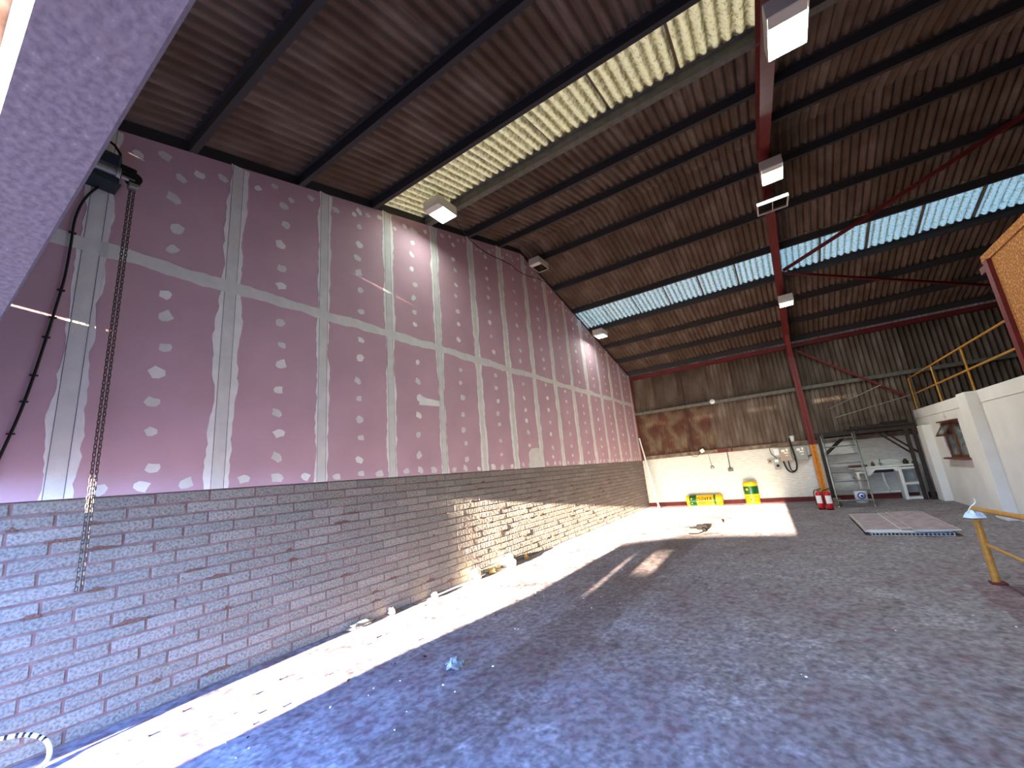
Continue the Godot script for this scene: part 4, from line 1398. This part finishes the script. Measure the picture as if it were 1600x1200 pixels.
		s.tube(smooth([Vector3(-0.02, 0.55, 0), Vector3(-0.09, 0.54, 0.02), Vector3(-0.115, 0.42, 0.03), Vector3(-0.105, 0.2, 0.03), Vector3(-0.10, 0.12, 0.03)], 5), 0.012, 8)
		part("hose", s, mats.rubber, e)
		s = Sh.new()
		s.lathe([Vector2(0, 0), Vector2(0.02, 0), Vector2(0.02, 0.012), Vector2(0, 0.013)], Vector3(0, 0.535, 0.03), Vector3(0, 0, 1), 12)
		part("gauge", s, mats.yellow, e)

func make_floor_things() -> void:
	var s: Sh
	# hollow-core panel with boards on it
	var t := thing("hollow_core_panel", "hollow-core chipboard panel with a row of round holes lying on the floor", "panel", V(6.84, 0.0, 10.86))
	var W := 1.16
	var L := 2.45
	var nh := 20
	var hr := 0.021
	var th := 0.062
	s = Sh.new()
	s.ab(Vector3(-W / 2, 0, -L), Vector3(W / 2, 0.006, 0))
	s.ab(Vector3(-W / 2, th - 0.006, -L), Vector3(W / 2, th, 0))
	for i in nh:   # webs around each tube
		var cx := -W / 2 + W * (i + 0.5) / nh
		var half := W / nh / 2
		for j in 16:
			var a0 := TAU * j / 16.0
			var a1 := TAU * (j + 1) / 16.0
			var o0 := Vector2(cos(a0), sin(a0))
			var o1 := Vector2(cos(a1), sin(a1))
			var sq := func(o: Vector2) -> Vector2: return o / maxf(absf(o.x), absf(o.y))
			var e0: Vector2 = sq.call(o0)
			var e1: Vector2 = sq.call(o1)
			var f := func(p: Vector2, z: float) -> Vector3: return Vector3(cx + p.x, th / 2 + p.y, z)
			var h0 := o0 * hr
			var h1 := o1 * hr
			var E0 := Vector2(e0.x * half, e0.y * (th / 2 - 0.006))
			var E1 := Vector2(e1.x * half, e1.y * (th / 2 - 0.006))
			s.quad(f.call(h0, 0), f.call(E0, 0), f.call(E1, 0), f.call(h1, 0))
			s.quad(f.call(h1, 0), f.call(h1, -1.2), f.call(h0, -1.2), f.call(h0, 0))
	part("core", s, mats.box_grey, t)
	s = Sh.new()
	s.ab(Vector3(-W / 2 - 0.004, 0.0, -L), Vector3(-W / 2, th, 0))
	s.ab(Vector3(W / 2, 0.0, -L), Vector3(W / 2 + 0.004, th, 0))
	s.ab(Vector3(-W / 2, 0.0, -L - 0.004), Vector3(W / 2, th, -L))
	s.ab(Vector3(-W / 2, 0.006, -1.21), Vector3(W / 2, th - 0.006, -1.2))
	part("lipping", s, mats.white_enamel, t)
	var sheets := [[6.80, 12.24, 0.075, 1.24, 2.62, 0.024, "full grey-pink plasterboard sheet resting on the hollow-core panel"], [6.46, 12.12, 0.0985, 0.52, 2.36, 0.0125, "narrow plasterboard strip on the stack by its scuffed edge"], [6.83, 12.32, 0.0985, 0.20, 2.3, 0.0125, "slim plasterboard offcut lying between two wider strips on the stack"], [7.20, 12.17, 0.1125, 0.62, 2.72, 0.0125, "wide plasterboard strip on top of the stack over its free corner"]]
	for q in sheets:
		t = thing("plasterboard_sheet", q[6], "plasterboard", V(q[0], q[2], q[1]), "plasterboard sheets stacked on the floor")
		s = Sh.new()
		s.cbox(Vector3.ZERO, Vector3(q[3], q[5] * 0.8, q[4]), 0.001)
		part("face_paper", s, mats.board_grey, t)
		s = Sh.new()
		for z in [-1.0, 1.0]:
			s.box(Vector3(0, -0.0005, z * (q[4] / 2 + 0.002)), Vector3(q[3] + 0.006, q[5], 0.005))
			s.box(Vector3(z * (q[3] / 2 + 0.002), -0.0005, 0), Vector3(0.005, q[5], q[4]))
		part("bound_edge", s, mats.white_enamel, t)
	# yellow barrier by the red step
	t = thing("barrier_rail", "worn yellow tubular barrier with two rails standing on the floor", "barrier", V(6.97, 0, 7.53))
	s = Sh.new()
	s.tube([Vector3.ZERO, Vector3(0, 0.87, 0)], 0.036, 14)
	part("post", s, mats.yellow_tube, t)
	s = Sh.new()
	s.tube([Vector3(0.0, 0.865, 0.0), Vector3(0.0, 0.935, 1.4), Vector3(0, 1.0, 4.0)], 0.028, 12)
	part("top_rail", s, mats.yellow_tube, t)
	s = Sh.new()
	s.tube([Vector3(0, 0.455, -0.07), Vector3(0, 0.465, 1.4), Vector3(0, 0.47, 4.0)], 0.016, 10)
	part("mid_rail", s, mats.yellow_tube, t)
	s = Sh.new()
	s.cbox(Vector3(0.01, 0.012, 0), Vector3(0.14, 0.024, 0.13), 0.006)
	part("foot_plate", s, mats.red_paint, t)
	t = thing("dust_mask", "pale blue paper dust mask hooked on the yellow barrier post", "mask", V(6.955, 0.80, 7.49))
	s = Sh.new()
	s.lathe([Vector2(0.0, 0.055), Vector2(0.04, 0.05), Vector2(0.075, 0.02), Vector2(0.105, -0.03), Vector2(0.10, -0.045), Vector2(0.07, 0.005), Vector2(0.0, 0.04)], Vector3.ZERO, Vector3.UP, 9)
	for i in s.v.size(): s.v[i].z *= 0.75
	part("cup", s, mats.mask_blue, t)
	s = Sh.new()
	s.tube(smooth([Vector3(-0.06, 0.03, 0.03), Vector3(-0.02, 0.10, 0.05), Vector3(0.03, 0.14, 0.04), Vector3(0.035, 0.19, 0.02)], 5), 0.006, 6)
	part("strap", s, mats.plastic_white, t)
	# black tool with its lead in the sunlit patch
	t = thing("power_drill", "dark power drill lying in the sunlit patch with its lead", "drill", V(2.95, 0, 11.6))
	s = Sh.new()
	s.tube([Vector3(-0.20, 0.07, -0.02), Vector3(-0.02, 0.07, 0)], 0.018, 8)
	part("bit", s, mats.tool, t)
	s = Sh.new()
	s.cbox(Vector3(0.10, 0.09, 0), Vector3(0.26, 0.12, 0.10), 0.02)
	part("body", s, mats.tool, t)
	s = Sh.new()
	s.cbox(Vector3(0.16, 0.05, 0.12), Vector3(0.08, 0.09, 0.22), 0.02, Basis(Vector3.UP, 0.25))
	part("handle", s, mats.tool, t)
	s = Sh.new()
	s.tube(smooth([Vector3(0.18, 0.03, 0.22), Vector3(0.10, 0.012, 0.45), Vector3(-0.02, 0.012, 0.55), Vector3(-0.14, 0.012, 0.50)], 6), 0.012, 6)
	part("lead", s, mats.tool, t)
	s = Sh.new()
	rng.seed = 91
	lump(s, V(3.25, 0.05, 12.75), Vector3(0.16, 0.06, 0.12), 0.3)
	solo("brown_offcut", s, mats.foam_old, "brown rubble piece lying alone in the sunlit patch", "rubble")
	# crumpled film
	s = Sh.new()
	rng.seed = 92
	for i in 13:
		var c := V(2.13, 0.045, 3.3) + Vector3(rng.randf_range(-0.07, 0.07), 0, rng.randf_range(-0.05, 0.05))
		var b := Basis.from_euler(Vector3(rng.randf_range(-1.2, 1.2), rng.randf_range(0, TAU), rng.randf_range(-1.0, 1.0)))
		var q := []
		for j in 5: q.append(c + b * Vector3(cos(TAU * j / 5.0) * rng.randf_range(0.03, 0.075), rng.randf_range(-0.015, 0.015), sin(TAU * j / 5.0) * rng.randf_range(0.02, 0.06)))
		for j in range(1, 4):
			s.tri(q[0], q[j], q[j + 1])
			s.tri(q[0] + Vector3(0, 0.001, 0), q[j + 1] + Vector3(0, 0.001, 0), q[j] + Vector3(0, 0.001, 0))
	for i in s.v.size(): s.v[i].y = maxf(s.v[i].y, 0.002)
	solo("crumpled_film", s, mats.film, "crumpled ball of clear plastic film on the open floor", "plastic")
	# foam along the foot of the block wall
	rng.seed = 93
	var foam := [[0.10, 6.18, 0.09, 0.11, "foam", "pale foam lump at the wall foot, shorter of the two big ones"], [0.14, 7.19, 0.14, 0.13, "foam", "largest pale foam lump at the foot of the block wall"], [0.12, 6.62, 0.06, 0.05, "foam_old", "yellowed foam crumb between the two big foam lumps"], [0.10, 4.25, 0.05, 0.05, "foam", "small white foam crumb past the broken block on the floor edge"], [0.16, 5.05, 0.05, 0.05, "foam", "small white foam crumb halfway along the wall foot"], [0.10, 7.9, 0.05, 0.05, "foam_old", "small yellowed foam crumb beyond the largest foam lump"]]
	for q in foam:
		s = Sh.new()
		lump(s, V(q[0], q[3] * 0.75, q[1]), Vector3(q[2], q[3], q[2] * 0.9), 0.35)
		solo("foam_lump", s, mats[q[4]], q[5], "foam", "foam debris at the wall foot")
	s = Sh.new()
	lump(s, V(0.09, 0.035, 3.75), Vector3(0.06, 0.045, 0.20), 0.3)
	solo("broken_block", s, mats.block1, "long broken piece of grey block lying at the wall foot", "rubble")
	# striped rope
	t = thing("striped_rope", "white and black striped rope looping off the block wall onto the floor", "rope")
	var rp := smooth([V(0.06, 0.28, 0.35), V(0.07, 0.25, 0.62), V(0.08, 0.235, 0.75), V(0.12, 0.21, 0.85), V(0.17, 0.15, 0.93), V(0.22, 0.07, 0.955), V(0.27, 0.02, 0.92), V(0.34, 0.016, 0.80), V(0.42, 0.016, 0.6)], 6)
	var k := 0
	while k < rp.size() - 1:
		var seg := []
		var len_ := 2 if (k / 3) % 2 == 0 else 1
		for j in range(k, mini(k + len_ + 1, rp.size())): seg.append(rp[j])
		if seg.size() > 1:
			s = Sh.new()
			s.tube(seg, 0.015, 8, false)
			part("rope_length", s, mats.rope_white, t)
		k += len_
		if k < rp.size() - 1 and k < 26:
			s = Sh.new()
			s.tube([rp[k], rp[k + 1]], 0.0145, 8, false)
			part("black_stripe", s, mats.ink, t)
			k += 1
	# loose crumbs all over the floor
	rng.seed = 94
	s = Sh.new()
	for i in 200:
		var d := 1.2 + 15.5 * pow(rng.randf(), 1.3)
		var x := rng.randf_range(0.2, 8.2) if i % 2 else rng.randf_range(0.15, 2.6)
		if x > 5.9 and d > 10.4: continue
		var r := rng.randf_range(0.003, 0.009)
		s.box(V(x, r * 0.4, d), Vector3(r * rng.randf_range(1, 3), r, r * rng.randf_range(1, 2)), Basis(Vector3.UP, rng.randf() * TAU))
	solo("floor_crumbs", s, mats.filler_light, "scattered pale plaster crumbs and grit over the floor", "debris", "", "stuff")
	s = Sh.new()
	for i in 120:
		var d := 1.4 + 13.0 * rng.randf()
		var x := rng.randf_range(0.15, 1.7)
		var r := rng.randf_range(0.004, 0.011)
		s.box(V(x, r * 0.4, d), Vector3(r * rng.randf_range(1, 4), r, r * rng.randf_range(1, 2)), Basis(Vector3.UP, rng.randf() * TAU))
	solo("dark_crumbs", s, mats.steel_brown, "scattered dark chips and leaf bits along the block wall", "debris", "", "stuff")

func lump(s: Sh, c: Vector3, r: Vector3, rag: float) -> void:
	var rows := 7
	var cols := 10
	var g := []
	for i in rows + 1:
		var line := []
		for j in cols:
			var a := PI * i / rows
			var b := TAU * j / cols
			var k := 1.0 + rng.randf_range(-rag, rag) if i > 0 and i < rows else 1.0
			line.append(c + Vector3(sin(a) * cos(b) * r.x, cos(a) * r.y, sin(a) * sin(b) * r.z) * k)
		g.append(line)
	for i in rows:
		for j in cols:
			var jn := (j + 1) % cols
			if i > 0: s.tri(g[i][j], g[i][jn], g[i + 1][j])
			if i < rows - 1: s.tri(g[i][jn], g[i + 1][jn], g[i + 1][j])
	for i in s.v.size(): s.v[i].y = maxf(s.v[i].y, 0.0)

# the van parked outside the opening: it stands between the low sun and the floor
func make_van() -> void:
	var t := thing("parked_van", "small white panel van parked across the yard outside the shutter", "van", Vector3(0, 0, 3.4))
	var low := PackedVector2Array([Vector2(1.40, 0.28), Vector2(1.42, 0.58), Vector2(1.56, 0.82), Vector2(1.86, 1.06), Vector2(2.05, 1.15), Vector2(5.75, 1.15), Vector2(5.8, 0.35), Vector2(5.7, 0.28)])
	var s := Sh.new()
	s.prism(low, Vector3.ZERO, Vector3.RIGHT, Vector3.UP, Vector3(0, 0, 1.72))
	part("body", s, mats.van_paint, t)
	s = Sh.new()
	s.prism(PackedVector2Array([Vector2(2.12, 1.60), Vector2(2.43, 1.665), Vector2(3.06, 1.735), Vector2(4.15, 1.775), Vector2(5.7, 1.80), Vector2(5.7, 1.76), Vector2(3.06, 1.705), Vector2(2.35, 1.62)]), Vector3.ZERO, Vector3.RIGHT, Vector3.UP, Vector3(0, 0, 1.72))
	part("roof", s, mats.van_paint, t)
	s = Sh.new()
	s.ab(Vector3(3.43, 1.15, 0), Vector3(5.75, 1.72, 1.72))
	part("load_box", s, mats.van_paint, t)
	for z in [0.0, 1.68]:
		for q in [[Vector2(1.98, 1.13), Vector2(2.72, 1.13), Vector2(2.66, 1.66), Vector2(2.13, 1.62)], [Vector2(2.90, 1.13), Vector2(3.05, 1.13), Vector2(3.05, 1.68), Vector2(2.78, 1.68)], [Vector2(3.05, 1.13), Vector2(3.43, 1.13), Vector2(3.43, 1.31), Vector2(3.05, 1.31)]]:
			s = Sh.new()
			s.prism(PackedVector2Array(q), Vector3(0, 0, z), Vector3.RIGHT, Vector3.UP, Vector3(0, 0, 0.04))
			part("pillar", s, mats.van_paint, t)
		for q in [[Vector2(2.70, 1.15), Vector2(2.92, 1.15), Vector2(2.80, 1.68), Vector2(2.65, 1.66)], [Vector2(3.05, 1.30), Vector2(3.43, 1.30), Vector2(3.43, 1.71), Vector2(3.05, 1.70)]]:
			s = Sh.new()
			s.prism(PackedVector2Array(q), Vector3(0, 0, z + 0.018), Vector3.RIGHT, Vector3.UP, Vector3(0, 0, 0.005))
			part("side_glass", s, mats.van_glass, t)
	s = Sh.new()
	s.prism(PackedVector2Array([Vector2(1.90, 1.08), Vector2(1.93, 1.08), Vector2(2.16, 1.60), Vector2(2.13, 1.60)]), Vector3(0, 0, 0.06), Vector3.RIGHT, Vector3.UP, Vector3(0, 0, 1.6))
	part("windscreen", s, mats.van_glass, t)
	for x in [2.15, 4.95]:
		for z in [0.02, 1.52]:
			s = Sh.new()
			s.tube([Vector3(x, 0.31, z), Vector3(x, 0.31, z + 0.18)], 0.31, 22)
			part("wheel", s, mats.tyre, t)
	for z in [0.25, 1.05]:
		s = Sh.new()
		s.cbox(Vector3(2.98, 1.1, z + 0.2), Vector3(0.12, 0.4, 0.42), 0.04)
		part("seat", s, mats.ink, t)

func _ready() -> void:
	make_view()
	make_materials()
	make_floor()
	make_wall_left()
	make_roof()
	make_frame()
	make_wall_far()
	make_wall_near()
	make_office()
	make_shutter()
	make_lamps()
	make_end_wall_things()
	make_sink_corner()
	make_floor_things()
	make_van()
